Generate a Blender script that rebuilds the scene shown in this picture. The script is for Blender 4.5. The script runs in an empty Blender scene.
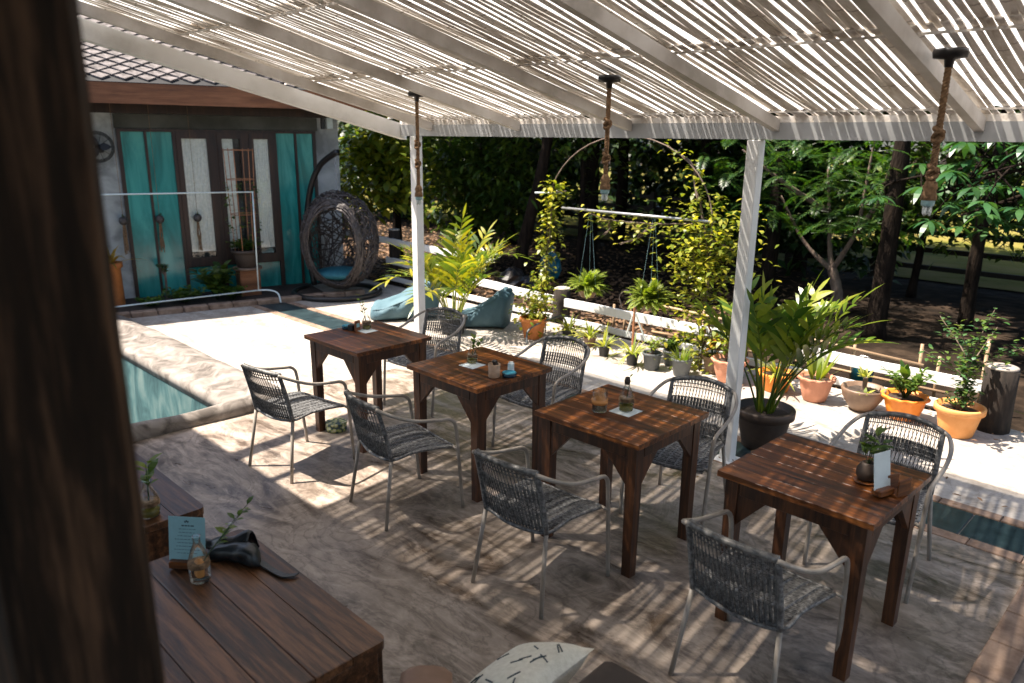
import bpy, math, random
from mathutils import Vector, Matrix, Quaternion
V = Vector
R = math.radians
scene = bpy.context.scene
col = scene.collection
rng = random.Random(7)

# ------------------------------------------------------------------ helpers
class MB:
    def __init__(s):
        s.v = []; s.f = []
    def add(s, vs, fs):
        b = len(s.v)
        s.v.extend([tuple(p) for p in vs]); s.f.extend([tuple(b + i for i in f) for f in fs])
    def box(s, c, d, rot=None, taper=1.0):
        hx, hy, hz = d[0] / 2, d[1] / 2, d[2] / 2
        vs = []
        for z in (-1, 1):
            k = 1.0 if z > 0 else taper
            for x, y in ((-1, -1), (1, -1), (1, 1), (-1, 1)):
                p = V((x * hx * k, y * hy * k, z * hz))
                if rot is not None: p = rot @ p
                vs.append(p + V(c))
        s.add(vs, [(3, 2, 1, 0), (4, 5, 6, 7), (0, 1, 5, 4), (1, 2, 6, 5), (2, 3, 7, 6), (3, 0, 4, 7)])
        return s
    def bbox(s, c, d, bev=0.006, rot=None):
        # bevelled box: three nested outlines
        hx, hy, hz = d[0] / 2, d[1] / 2, d[2] / 2
        b = min(bev, hx * .9, hy * .9, hz * .9)
        rings = []
        for z, ix in ((-hz, b), (-hz + b, 0), (hz - b, 0), (hz, b)):
            x, y = hx - ix, hy - ix
            bb = b
            rings.append([(-x + bb, -y, z), (x - bb, -y, z), (x, -y + bb, z), (x, y - bb, z), (x - bb, y, z), (-x + bb, y, z), (-x, y - bb, z), (-x, -y + bb, z)])
        vs = []
        for r_ in rings:
            for p in r_:
                p = V(p)
                if rot is not None: p = rot @ p
                vs.append(p + V(c))
        fs = [tuple(range(7, -1, -1)), tuple(range(24, 32))]
        for k in range(3):
            for i in range(8):
                j = (i + 1) % 8
                fs.append((k * 8 + i, k * 8 + j, k * 8 + 8 + j, k * 8 + 8 + i))
        s.add(vs, fs); return s
    def bar(s, p0, p1, w, h, up=V((0, 0, 1))):
        p0 = V(p0); p1 = V(p1); d = (p1 - p0); L = d.length; d.normalize()
        x = d.cross(up)
        if x.length < 1e-4: x = V((1, 0, 0))
        x.normalize(); z = x.cross(d)
        rot = Matrix((x, d, z)).transposed()
        s.bbox((p0 + p1) / 2, (w, L, h), min(w, h) * .08, rot); return s
    def tube(s, pts, r, n=8, caps=True, closed=False):
        pts = [V(p) for p in pts]; m = len(pts)
        rad = r if isinstance(r, (list, tuple)) else [r] * m
        vs = []; prev = None
        for i in range(m):
            if closed: t = pts[(i + 1) % m] - pts[i - 1]
            else: t = pts[min(i + 1, m - 1)] - pts[max(i - 1, 0)]
            if t.length < 1e-9: t = V((0, 0, 1))
            t.normalize()
            if prev is None:
                a = V((0, 0, 1)) if abs(t.z) < .9 else V((1, 0, 0))
                x = t.cross(a).normalized()
            else:
                x = prev - t * prev.dot(t)
                x = x.normalized() if x.length > 1e-6 else t.orthogonal().normalized()
            prev = x; y = t.cross(x)
            for k in range(n):
                a = 2 * math.pi * k / n
                vs.append(pts[i] + (x * math.cos(a) + y * math.sin(a)) * rad[i])
        fs = []
        for i in range(m if closed else m - 1):
            i2 = (i + 1) % m
            for k in range(n):
                k2 = (k + 1) % n
                fs.append((i * n + k, i * n + k2, i2 * n + k2, i2 * n + k))
        if caps and not closed:
            fs.append(tuple(range(n - 1, -1, -1))); fs.append(tuple(range((m - 1) * n, m * n)))
        s.add(vs, fs); return s
    def lathe(s, prof, c=(0, 0, 0), n=24, mod=None):
        vs = []
        for i, (r_, z) in enumerate(prof):
            for k in range(n):
                a = 2 * math.pi * k / n
                rr = r_ * (1 + (mod(a, i) if mod else 0))
                vs.append((c[0] + rr * math.cos(a), c[1] + rr * math.sin(a), c[2] + z))
        fs = []
        for i in range(len(prof) - 1):
            for k in range(n):
                k2 = (k + 1) % n
                fs.append((i * n + k, i * n + k2, (i + 1) * n + k2, (i + 1) * n + k))
        if prof[0][0] > 1e-4: fs.append(tuple(range(n - 1, -1, -1)))
        if prof[-1][0] > 1e-4: fs.append(tuple(range((len(prof) - 1) * n, len(prof) * n)))
        s.add(vs, fs); return s
    def ball(s, c, r, n=12, m=8, jit=0, rg=None):
        r = r if isinstance(r, (tuple, list)) else (r, r, r)
        vs = []
        for i in range(m + 1):
            t = math.pi * i / m
            for k in range(n):
                a = 2 * math.pi * k / n
                q = 1 + (rg.uniform(-jit, jit) if jit else 0)
                vs.append((c[0] + r[0] * q * math.sin(t) * math.cos(a), c[1] + r[1] * q * math.sin(t) * math.sin(a), c[2] - r[2] * q * math.cos(t)))
        fs = []
        for i in range(m):
            for k in range(n):
                k2 = (k + 1) % n
                fs.append((i * n + k, i * n + k2, (i + 1) * n + k2, (i + 1) * n + k))
        s.add(vs, fs); return s
    def leaf(s, p, d, up, L, W, seg=3, droop=0.0, peak=.45):
        p = V(p); d = V(d).normalized(); side = d.cross(V(up))
        if side.length < 1e-4: side = d.orthogonal()
        side.normalize(); nrm = side.cross(d)
        vs = [p]; 
        for i in range(1, seg):
            t = i / seg
            w = W * .5 * (t / peak if t < peak else max(0.0, (1 - t) / (1 - peak))) ** .6
            c = p + d * (L * t) - V((0, 0, 1)) * (droop * L * t * t)
            vs.append(c - side * w + nrm * w * .25); vs.append(c + side * w + nrm * w * .25)
        vs.append(p + d * L - V((0, 0, 1)) * (droop * L))
        fs = [(0, 2, 1)]
        for i in range(seg - 2):
            a = 1 + 2 * i
            fs.append((a, a + 1, a + 3, a + 2))
        a = 1 + 2 * (seg - 2)
        fs.append((a, a + 1, len(vs) - 1))
        s.add(vs, fs); return s
    def build(s, name, m, parent=None, smooth=False, loc=None):
        me = bpy.data.meshes.new(name)
        me.from_pydata(s.v, [], s.f); me.update()
        if m is not None: me.materials.append(m)
        if smooth:
            me.polygons.foreach_set('use_smooth', [True] * len(me.polygons))
        o = bpy.data.objects.new(name, me); col.objects.link(o)
        if parent is not None: o.parent = parent
        if loc is not None: o.location = loc
        return o

def tag(o, label=None, cat=None, group=None, kind=None):
    if label: o['label'] = label
    if cat: o['category'] = cat
    if group: o['group'] = group
    if kind: o['kind'] = kind
    return o
def thing(name, label, cat, loc=(0, 0, 0), rz=0.0, group=None):
    o = bpy.data.objects.new(name, None); col.objects.link(o)
    o.empty_display_size = .1
    o.location = loc; o.rotation_euler = (0, 0, rz)
    return tag(o, label, cat, group)
def struct(o): o['kind'] = 'structure'; return o
KIDS = {}
def copy_tree(o, parent=None):
    c = o.copy(); col.objects.link(c)
    if parent is not None: c.parent = parent
    for ch in [x for x in bpy.data.objects if x.parent == o]:
        copy_tree(ch, c)
    return c
def rz(a): return Matrix.Rotation(a, 3, 'Z')
def rx(a): return Matrix.Rotation(a, 3, 'X')
def ry(a): return Matrix.Rotation(a, 3, 'Y')
def spline(pts, n=8):
    pts = [V(p) for p in pts]; out = []
    P = [pts[0] * 2 - pts[1]] + pts + [pts[-1] * 2 - pts[-2]]
    for i in range(1, len(P) - 2):
        p0, p1, p2, p3 = P[i - 1], P[i], P[i + 1], P[i + 2]
        for k in range(n):
            t = k / n
            out.append(.5 * ((2 * p1) + (p2 - p0) * t + (2 * p0 - 5 * p1 + 4 * p2 - p3) * t * t + (3 * p1 - p0 - 3 * p2 + p3) * t ** 3))
    out.append(pts[-1]); return out
def rdir(rg, zmin=-1, zmax=1):
    z = rg.uniform(zmin, zmax); a = rg.uniform(0, 2 * math.pi); q = math.sqrt(max(0, 1 - z * z))
    return V((q * math.cos(a), q * math.sin(a), z))

# ------------------------------------------------------------------ materials
def newmat(name):
    m = bpy.data.materials.new(name); m.use_nodes = True
    nt = m.node_tree; nt.nodes.clear()
    out = nt.nodes.new('ShaderNodeOutputMaterial'); b = nt.nodes.new('ShaderNodeBsdfPrincipled')
    nt.links.new(b.outputs[0], out.inputs[0])
    return m, nt, b, out
def nd(nt, t, **kw):
    n = nt.nodes.new('ShaderNode' + t)
    for k, v in kw.items():
        if hasattr(n, k): setattr(n, k, v)
        else: n.inputs[k].default_value = v
    return n
def coords(nt, stretch=(1, 1, 1), rand=True, kind='Object'):
    tc = nd(nt, 'TexCoord'); mp = nd(nt, 'Mapping'); mp.inputs['Scale'].default_value = stretch
    if rand:
        oi = nd(nt, 'ObjectInfo'); ml = nd(nt, 'Math', operation='MULTIPLY'); ml.inputs[1].default_value = 37.0
        ad = nd(nt, 'VectorMath', operation='ADD')
        nt.links.new(oi.outputs['Random'], ml.inputs[0]); nt.links.new(tc.outputs[kind], ad.inputs[0]); nt.links.new(ml.outputs[0], ad.inputs[1])
        nt.links.new(ad.outputs[0], mp.inputs[0])
    else: nt.links.new(tc.outputs[kind], mp.inputs[0])
    return mp.outputs[0]
def ramp(nt, fac, stops):
    r_ = nd(nt, 'ValToRGB'); e = r_.color_ramp.elements
    while len(e) < len(stops): e.new(.5)
    for i, (p, c) in enumerate(stops):
        e[i].position = p; e[i].color = (c[0], c[1], c[2], 1)
    nt.links.new(fac, r_.inputs[0]); return r_.outputs[0]
def mix(nt, fac, a, b, blend='MIX'):
    m = nd(nt, 'MixRGB', blend_type=blend)
    for i, q in ((0, fac), (1, a), (2, b)):
        if hasattr(q, 'links') or hasattr(q, 'is_linked'): nt.links.new(q, m.inputs[i])
        elif isinstance(q, (int, float)): m.inputs[i].default_value = q
        else: m.inputs[i].default_value = (*q, 1)
    return m.outputs[0]
def bump(nt, b, h, strength=.3, dist=.01):
    n = nd(nt, 'Bump'); n.inputs['Strength'].default_value = strength; n.inputs['Distance'].default_value = dist
    nt.links.new(h, n.inputs['Height']); nt.links.new(n.outputs[0], b.inputs['Normal'])
def noise(nt, vec, scale, detail=5, rough=.55, dist=0.0):
    n = nd(nt, 'TexNoise'); n.inputs['Scale'].default_value = scale; n.inputs['Detail'].default_value = detail
    n.inputs['Roughness'].default_value = rough; n.inputs['Distortion'].default_value = dist
    nt.links.new(vec, n.inputs['Vector']); return n.outputs['Fac']
def m_noise(name, c1, c2, scale=8, rough=.6, stretch=(1, 1, 1), detail=5, bmp=.2, metallic=0.0, c3=None, dist=0.0, spec=.5, lo=.35, hi=.65, bdist=.004, coat=0):
    m, nt, b, out = newmat(name); v = coords(nt, stretch)
    f = noise(nt, v, scale, detail, .6, dist)
    st = [(lo, c1), (hi, c2)]
    if c3: st = [(lo, c1), ((lo + hi) / 2, c2), (hi, c3)]
    nt.links.new(ramp(nt, f, st), b.inputs['Base Color'])
    b.inputs['Roughness'].default_value = rough; b.inputs['Metallic'].default_value = metallic
    b.inputs['Specular IOR Level'].default_value = spec
    if coat: b.inputs['Coat Weight'].default_value = coat
    if bmp: bump(nt, b, noise(nt, v, scale * 3, 4), bmp, bdist)
    return m
def m_wood(name, cs, axis=0, rough=.45, scale=5, bmp=.25, spec=.5):
    st = [14, 14, 14]; st[axis] = 1.0
    m, nt, b, out = newmat(name); v = coords(nt, st)
    f = noise(nt, v, scale * .3, 6, .6, .6); g = noise(nt, v, scale * 2.2, 3, .6)
    isl = nd(nt, 'NewGeometry').outputs['Random Per Island']
    a = nd(nt, 'Math', operation='ADD'); nt.links.new(f, a.inputs[0])
    k = nd(nt, 'Math', operation='MULTIPLY_ADD'); nt.links.new(g, k.inputs[0]); k.inputs[1].default_value = .35; k.inputs[2].default_value = -.17
    nt.links.new(k.outputs[0], a.inputs[1])
    k2 = nd(nt, 'Math', operation='MULTIPLY_ADD'); nt.links.new(isl, k2.inputs[0]); k2.inputs[1].default_value = .16; k2.inputs[2].default_value = -.08
    a2 = nd(nt, 'Math', operation='ADD'); nt.links.new(a.outputs[0], a2.inputs[0]); nt.links.new(k2.outputs[0], a2.inputs[1])
    n = len(cs)
    nt.links.new(ramp(nt, a2.outputs[0], [(.3 + .4 * i / (n - 1), c) for i, c in enumerate(cs)]), b.inputs['Base Color'])
    rr = nd(nt, 'MapRange'); rr.inputs[3].default_value = rough - .1; rr.inputs[4].default_value = rough + .15
    nt.links.new(g, rr.inputs[0]); nt.links.new(rr.outputs[0], b.inputs['Roughness'])
    b.inputs['Specular IOR Level'].default_value = spec
    bump(nt, b, a.outputs[0], bmp, .003)
    return m
def m_leaf(name, cs, rough=.4, trans=.35, tcol=None, spec=.5):
    m, nt, b, out = newmat(name)
    isl = nd(nt, 'NewGeometry').outputs['Random Per Island']
    n = len(cs)
    c = ramp(nt, isl, [(i / max(1, n - 1), q) for i, q in enumerate(cs)])
    v = coords(nt, (1, 1, 1)); f = noise(nt, v, 3.0, 3)
    hs = nd(nt, 'HueSaturation'); mr = nd(nt, 'MapRange'); mr.inputs[1].default_value = .3; mr.inputs[2].default_value = .7; mr.inputs[3].default_value = .65; mr.inputs[4].default_value = 1.3
    nt.links.new(f, mr.inputs[0]); nt.links.new(mr.outputs[0], hs.inputs['Value']); nt.links.new(c, hs.inputs['Color'])
    nt.links.new(hs.outputs[0], b.inputs['Base Color'])
    b.inputs['Roughness'].default_value = rough; b.inputs['Specular IOR Level'].default_value = spec
    t = nd(nt, 'BsdfTranslucent'); g = nd(nt, 'MixRGB', blend_type='MULTIPLY'); g.inputs[0].default_value = 1.0; g.inputs[2].default_value = (*(tcol or (1.5, 1.6, .5)), 1)
    nt.links.new(hs.outputs[0], g.inputs[1]); nt.links.new(g.outputs[0], t.inputs[0])
    mx = nd(nt, 'MixShader'); mx.inputs[0].default_value = trans
    nt.links.new(b.outputs[0], mx.inputs[1]); nt.links.new(t.outputs[0], mx.inputs[2]); nt.links.new(mx.outputs[0], out.inputs[0])
    return m
def m_plain(name, c, rough=.5, metallic=0.0, var=.12, spec=.5, scale=20):
    return m_noise(name, tuple(x * (1 - var) for x in c), tuple(min(1, x * (1 + var)) for x in c), scale, rough, bmp=.05, metallic=metallic, spec=spec)
def m_glass(name, c=(1, 1, 1), rough=.02, clear=.75):
    # thin-walled clear glass: see-through with a Fresnel sheen
    m, nt, b, out = newmat(name); nt.nodes.remove(b)
    t = nd(nt, 'BsdfTransparent'); t.inputs[0].default_value = (*c, 1)
    g = nd(nt, 'BsdfGlossy'); g.inputs['Roughness'].default_value = rough
    f = nd(nt, 'Fresnel'); f.inputs[0].default_value = 1.35
    mp = nd(nt, 'MapRange'); mp.inputs[3].default_value = .025; mp.inputs[4].default_value = .75
    nt.links.new(f.outputs[0], mp.inputs[0])
    x = nd(nt, 'MixShader'); nt.links.new(mp.outputs[0], x.inputs[0]); nt.links.new(t.outputs[0], x.inputs[1]); nt.links.new(g.outputs[0], x.inputs[2])
    nt.links.new(x.outputs[0], out.inputs[0]); return m

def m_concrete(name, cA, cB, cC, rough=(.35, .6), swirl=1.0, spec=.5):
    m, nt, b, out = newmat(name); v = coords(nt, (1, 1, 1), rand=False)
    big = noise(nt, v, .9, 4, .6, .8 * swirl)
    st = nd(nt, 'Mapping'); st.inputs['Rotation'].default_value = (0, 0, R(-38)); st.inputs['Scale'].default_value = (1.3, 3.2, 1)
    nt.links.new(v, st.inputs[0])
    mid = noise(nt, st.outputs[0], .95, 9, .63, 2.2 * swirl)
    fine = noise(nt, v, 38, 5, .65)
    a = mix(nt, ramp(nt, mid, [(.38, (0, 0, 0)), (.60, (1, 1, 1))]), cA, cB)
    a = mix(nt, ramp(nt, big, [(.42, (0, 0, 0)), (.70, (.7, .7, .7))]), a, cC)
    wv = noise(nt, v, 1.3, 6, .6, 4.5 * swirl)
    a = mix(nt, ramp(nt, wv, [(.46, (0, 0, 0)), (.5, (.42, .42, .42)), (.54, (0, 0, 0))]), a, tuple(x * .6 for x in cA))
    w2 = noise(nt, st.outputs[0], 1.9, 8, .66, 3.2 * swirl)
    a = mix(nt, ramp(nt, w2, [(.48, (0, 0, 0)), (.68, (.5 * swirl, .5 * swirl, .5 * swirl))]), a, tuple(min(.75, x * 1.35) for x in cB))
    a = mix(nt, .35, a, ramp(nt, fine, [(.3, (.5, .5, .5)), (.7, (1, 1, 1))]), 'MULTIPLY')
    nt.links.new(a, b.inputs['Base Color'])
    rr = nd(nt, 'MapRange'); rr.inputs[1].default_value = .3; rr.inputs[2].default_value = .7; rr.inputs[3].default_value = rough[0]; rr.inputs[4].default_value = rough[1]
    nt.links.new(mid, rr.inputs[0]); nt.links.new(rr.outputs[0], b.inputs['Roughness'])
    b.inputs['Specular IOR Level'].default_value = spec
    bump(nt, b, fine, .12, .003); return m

M = {}
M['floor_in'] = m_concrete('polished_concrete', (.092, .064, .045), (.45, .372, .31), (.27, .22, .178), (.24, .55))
M['floor_out'] = m_concrete('pale_concrete', (.30, .255, .215), (.49, .45, .405), (.42, .37, .325), (.6, .85), .6, .3)
M['rim'] = m_noise('rim_concrete', (.085, .072, .062), (.19, .165, .145), 5, .9, bmp=.35, c3=(.29, .26, .235), dist=1.0, detail=10)
M['pool'] = m_noise('pool_paint', (.015, .05, .058), (.075, .165, .17), 3, .7, (1, 1, .5), 10, .6, c3=(.19, .27, .255), dist=1.0, lo=.34, hi=.66)
M['slate'] = m_noise('slate', (.009, .020, .025), (.026, .048, .055), 7, .4, bmp=.3)
M['brick'] = m_noise('border_brick', (.17, .105, .07), (.34, .235, .17), 9, .85, bmp=.6)
M['dirt'] = m_noise('forest_soil', (.006, .0045, .003), (.018, .012, .008), 2.2, .95, bmp=1.0, detail=10, c3=(.045, .03, .02), bdist=.03, spec=.1)
M['lawn'] = m_noise('lawn', (.06, .075, .012), (.17, .155, .03), .7, .9, bmp=1.0, detail=10, c3=(.24, .19, .06), bdist=.05, spec=.1)
M['white'] = m_noise('white_paint', (.50, .49, .46), (.72, .72, .70), 2.0, .45, (1, 1, 1), 7, .08, c3=(.80, .80, .79), lo=.25, hi=.6)
M['slat'] = m_wood('whitewashed_bamboo', [(.52, .45, .37), (.75, .69, .62), (.84, .80, .75)], 1, .65, 4, .2)
def slat_nodes(m):
    nt = m.node_tree; b = [n for n in nt.nodes if n.type == 'BSDF_PRINCIPLED'][0]
    src = b.inputs['Base Color'].links[0].from_socket
    tc = nd(nt, 'TexCoord'); sp = nd(nt, 'SeparateXYZ'); nt.links.new(tc.outputs['Object'], sp.inputs[0])
    isl = nd(nt, 'NewGeometry').outputs['Random Per Island']
    a = nd(nt, 'Math', operation='MULTIPLY_ADD'); nt.links.new(isl, a.inputs[0]); a.inputs[1].default_value = 9.7; nt.links.new(sp.outputs['Y'], a.inputs[2])
    f = nd(nt, 'Math', operation='DIVIDE'); nt.links.new(a.outputs[0], f.inputs[0]); f.inputs[1].default_value = .37
    fr = nd(nt, 'Math', operation='FRACT'); nt.links.new(f.outputs[0], fr.inputs[0])
    lt = nd(nt, 'Math', operation='LESS_THAN'); nt.links.new(fr.outputs[0], lt.inputs[0]); lt.inputs[1].default_value = .028
    k = nd(nt, 'Math', operation='MULTIPLY'); nt.links.new(lt.outputs[0], k.inputs[0]); k.inputs[1].default_value = .6
    nt.links.new(mix(nt, k.outputs[0], src, (.16, .11, .075)), b.inputs['Base Color'])
slat_nodes(M['slat'])
M['beam'] = m_noise('weathered_white_paint', (.38, .345, .30), (.56, .52, .475), 2.5, .5, (1, 1, 1), 8, .1, c3=(.68, .65, .61))
M['wood'] = m_wood('dark_table_wood', [(.019, .006, .002), (.115, .036, .009), (.32, .108, .025)], 0, .31, 9, .35)
M['wood_leg'] = m_wood('dark_leg_wood', [(.014, .005, .002), (.052, .018, .006), (.125, .045, .015)], 2, .42, 6, .3)
M['wood_old'] = m_wood('old_plank_wood', [(.012, .005, .002), (.075, .030, .012), (.21, .092, .038)], 0, .36, 9, .7)
M['pillar'] = m_wood('pillar_wood', [(.006, .004, .003), (.022, .013, .008), (.13, .072, .042)], 2, .7, 5, .8, .2)
M['fascia'] = m_wood('fascia_wood', [(.085, .028, .010), (.19, .066, .022), (.28, .11, .045)], 0, .6, 4, .3)
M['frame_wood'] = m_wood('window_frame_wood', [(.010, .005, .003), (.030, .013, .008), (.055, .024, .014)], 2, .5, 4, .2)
M['rattan'] = m_noise('grey_rattan', (.042, .043, .045), (.11, .11, .112), 60, .38, bmp=.4, c3=(.22, .22, .22))
M['wrap'] = m_noise('pale_grey_wrap', (.07, .07, .07), (.15, .148, .145), 40, .35, bmp=.3, c3=(.23, .225, .22))
M['metal'] = m_noise('chair_tube_paint', (.22, .19, .16), (.33, .295, .26), 9, .38, bmp=.05, spec=.6)
M['wall'] = m_noise('grey_render', (.20, .205, .20), (.37, .38, .37), 2.2, .9, bmp=.4, c3=(.50, .51, .50), dist=.6)
M['teal'] = m_noise('teal_board', (.008, .145, .14), (.02, .245, .225), 1.6, .2, (3, 3, .6), 7, .05, c3=(.06, .36, .32), spec=.5, coat=.2, dist=.8)
M['curtain'] = m_noise('white_lace', (.72, .73, .66), (.88, .88, .82), 26, .85, (1, 1, 1), 4, .3)
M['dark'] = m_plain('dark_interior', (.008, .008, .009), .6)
M['roof_base'] = m_plain('roof_dark_gap', (.012, .012, .013), .8)
M['tile'] = m_noise('roof_tile', (.07, .06, .056), (.15, .13, .122), 14, .9, bmp=.6, c3=(.21, .185, .18))
M['wicker'] = m_noise('grey_brown_wicker', (.030, .023, .021), (.10, .082, .076), 30, .55, bmp=.3)
M['black_metal'] = m_plain('black_metal', (.014, .012, .012), .4)
M['teal_cloth'] = m_noise('blue_teal_canvas', (.045, .10, .13), (.09, .165, .20), 3, .75, bmp=.6, bdist=.02)
M['cushion'] = m_plain('turquoise_cushion', (.015, .12, .155), .7)
M['terracotta'] = m_noise('terracotta', (.42, .13, .035), (.62, .22, .06), 5, .7, bmp=.2)
M['orange'] = m_noise('orange_plastic_clay', (.66, .19, .015), (.82, .28, .03), 4, .55, bmp=.1)
M['peach'] = m_noise('peach_clay', (.66, .27, .07), (.80, .38, .13), 4, .65, bmp=.15)
M['pink'] = m_noise('pink_clay', (.46, .19, .11), (.62, .29, .18), 5, .75, bmp=.2)
M['brown'] = m_noise('brown_glazed_clay', (.12, .07, .045), (.26, .17, .11), 4, .5, bmp=.2)
M['darkpot'] = m_noise('dark_brown_pot', (.03, .019, .014), (.065, .042, .03), 5, .6, bmp=.2)
M['greypot'] = m_noise('grey_plastic', (.06, .07, .075), (.10, .11, .115), 6, .55, bmp=.1)
M['blackpot'] = m_plain('black_plastic', (.025, .027, .029), .5)
M['soil'] = m_noise('potting_soil', (.02, .013, .009), (.06, .04, .028), 40, .95, bmp=.8)
M['bark'] = m_noise('tree_bark', (.007, .005, .004), (.026, .018, .013), 7, .95, (3, 3, .6), 8, 1.0, bdist=.02, spec=.1)
M['bark_pale'] = m_noise('pale_bark', (.09, .06, .045), (.20, .145, .11), 12, .9, (2, 2, .7), 8, .8)
M['stump'] = m_noise('stump_wood', (.010, .007, .005), (.035, .024, .017), 8, .95, (3, 3, .6), 8, 1.0)
M['bamboo'] = m_wood('bamboo_pole', [(.22, .13, .07), (.36, .24, .14), (.48, .34, .21)], 0, .6, 4, .15)
M['stick'] = m_plain('orange_cane', (.40, .17, .08), .6)
M['rope'] = m_noise('jute_rope', (.14, .08, .04), (.34, .205, .11), 50, .9, bmp=.6)
M['glass'] = m_glass('clear_glass', (.97, .98, .97), .02, .9)
M['glass_tea'] = m_glass('tea_glass', (.96, .90, .78), .02, .9)
M['pane'] = m_glass('window_pane', (.98, .99, .99), .03, .9)
M['water'] = m_plain('vase_water', (.20, .17, .04), .1)
M['paper'] = m_plain('white_paper', (.66, .74, .76), .7, var=.03)
M['bluepaper'] = m_plain('blue_menu_paper', (.24, .44, .49), .55, var=.05)
M['ink'] = m_plain('ink', (.02, .045, .06), .7)
M['cork'] = m_plain('cork_wax', (.55, .24, .07), .6)
M['ceramic'] = m_plain('beige_ceramic', (.42, .28, .19), .45)
M['leather'] = m_noise('black_leather', (.008, .010, .012), (.022, .026, .03), 20, .35, bmp=.3)
M['tan'] = m_noise('tan_leather', (.20, .115, .075), (.28, .17, .115), 6, .6, bmp=.3)
M['canvas'] = m_noise('cream_canvas', (.62, .60, .51), (.74, .72, .63), 50, .85, bmp=.4)
M['pvc'] = m_plain('white_pvc', (.62, .70, .70), .4, var=.06)
M['navy'] = m_plain('dark_blue_ceramic', (.01, .035, .06), .2)
M['blue'] = m_plain('blue_plastic', (.02, .20, .30), .4)
M['tealbag'] = m_plain('teal_plastic_sack', (.01, .12, .16), .35)
M['fence'] = m_plain('dark_fence_wood', (.018, .013, .010), .8)
M['silver'] = m_plain('silver_rod', (.42, .43, .46), .35, metallic=.6)
M['bulbw'] = m_plain('bulb_white', (.72, .78, .78), .2)
M['bulbc'] = m_plain('bulb_collar', (.32, .52, .56), .4)
# foliage
M['lf_dark'] = m_leaf('leaf_dark', [(.010, .028, .008), (.022, .055, .012), (.035, .075, .016)], .42, .25)
M['lf_tree'] = m_leaf('leaf_tree', [(.026, .060, .010), (.06, .115, .018), (.12, .165, .024), (.04, .085, .015)], .38, .35)
M['lf_yel'] = m_leaf('leaf_yellow_green', [(.07, .12, .015), (.20, .25, .025), (.36, .34, .03), (.12, .18, .02)], .4, .4)
M['lf_vine'] = m_leaf('leaf_vine', [(.09, .14, .016), (.20, .23, .022), (.40, .35, .035), (.12, .17, .018)], .38, .4)
M['lf_palm'] = m_leaf('leaf_palm_lime', [(.06, .11, .012), (.18, .21, .016), (.40, .33, .022), (.10, .15, .014), (.05, .09, .012)], .35, .35)
M['lf_palm2'] = m_leaf('leaf_palm_green', [(.035, .085, .012), (.09, .15, .016), (.24, .26, .024), (.05, .11, .014)], .32, .35)
M['lf_herb'] = m_leaf('leaf_herb', [(.04, .09, .018), (.09, .16, .025), (.16, .21, .03)], .4, .4)
M['lf_fern'] = m_leaf('leaf_fern', [(.08, .14, .015), (.16, .21, .022), (.24, .27, .03)], .5, .4)
M['lf_cool'] = m_leaf('leaf_cool_green', [(.03, .085, .03), (.05, .12, .035), (.13, .18, .03), (.06, .15, .07), (.16, .20, .035)], .3, .35, spec=.5)
M['lf_big'] = m_leaf('leaf_whorl', [(.02, .075, .028), (.04, .11, .038), (.06, .14, .045), (.03, .085, .022)], .34, .3, spec=.5)
M['lf_feather'] = m_leaf('leaf_feathery', [(.014, .050, .010), (.028, .080, .012), (.07, .12, .015)], .4, .4)
M['lf_croton'] = m_leaf('leaf_croton', [(.10, .14, .02), (.40, .22, .03), (.45, .10, .03), (.25, .25, .03)], .35, .3)
M['lf_dry'] = m_leaf('leaf_dry', [(.15, .08, .04), (.24, .135, .07), (.09, .05, .028)], .8, .15)
M['lf_strap'] = m_leaf('leaf_strap', [(.12, .17, .02), (.26, .28, .05), (.40, .38, .10)], .4, .35)
M['lf_orange'] = m_leaf('leaf_orange_strap', [(.42, .24, .03), (.55, .33, .05), (.30, .22, .03)], .45, .3)

# ------------------------------------------------------------------ camera
cam = bpy.data.cameras.new('camera'); co = bpy.data.objects.new('camera', cam); col.objects.link(co); scene.camera = co
r_ = V((0.711239, 0.702864, 0.010982)); u_ = V((-0.190754, 0.177943, 0.965375)); d_ = V((-0.676573, 0.688708, -0.260635))
rot = Matrix((r_, u_, -d_)).transposed()
co.matrix_world = Matrix.Translation((0, 0, 2.1673)) @ rot.to_4x4()
cam.sensor_width = 36; cam.lens = 754.69 / 1024 * 36
cam.clip_start = .05; cam.clip_end = 1000
cam.dof.use_dof = True; cam.dof.focus_distance = 4.4; cam.dof.aperture_fstop = 2.4

# ------------------------------------------------------------------ light
SUN = V((.41, .34, -1.0)).normalized()
w = bpy.data.worlds.new('World'); scene.world = w; w.use_nodes = True
nt = w.node_tree; bg = nt.nodes['Background']
sky = nt.nodes.new('ShaderNodeTexSky'); sky.sky_type = 'NISHITA'; sky.sun_disc = False
sky.sun_elevation = math.asin(-SUN.z); sky.sun_rotation = math.atan2(-SUN.x, -SUN.y)
sky.air_density = 1.0; sky.dust_density = 2.0
nt.links.new(sky.outputs[0], bg.inputs[0]); bg.inputs[1].default_value = .09
sl = bpy.data.lights.new('sun', 'SUN'); so = bpy.data.objects.new('sun', sl); col.objects.link(so)
sl.energy = 5.0; sl.angle = R(.7); sl.color = (1.0, .90, .78)
so.rotation_euler = SUN.to_track_quat('-Z', 'Y').to_euler(); so.location = (-5, -4, 12)
scene.view_settings.view_transform = 'Standard'; scene.view_settings.look = 'None'
scene.view_settings.exposure = 1.6; scene.view_settings.gamma = 1

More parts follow.
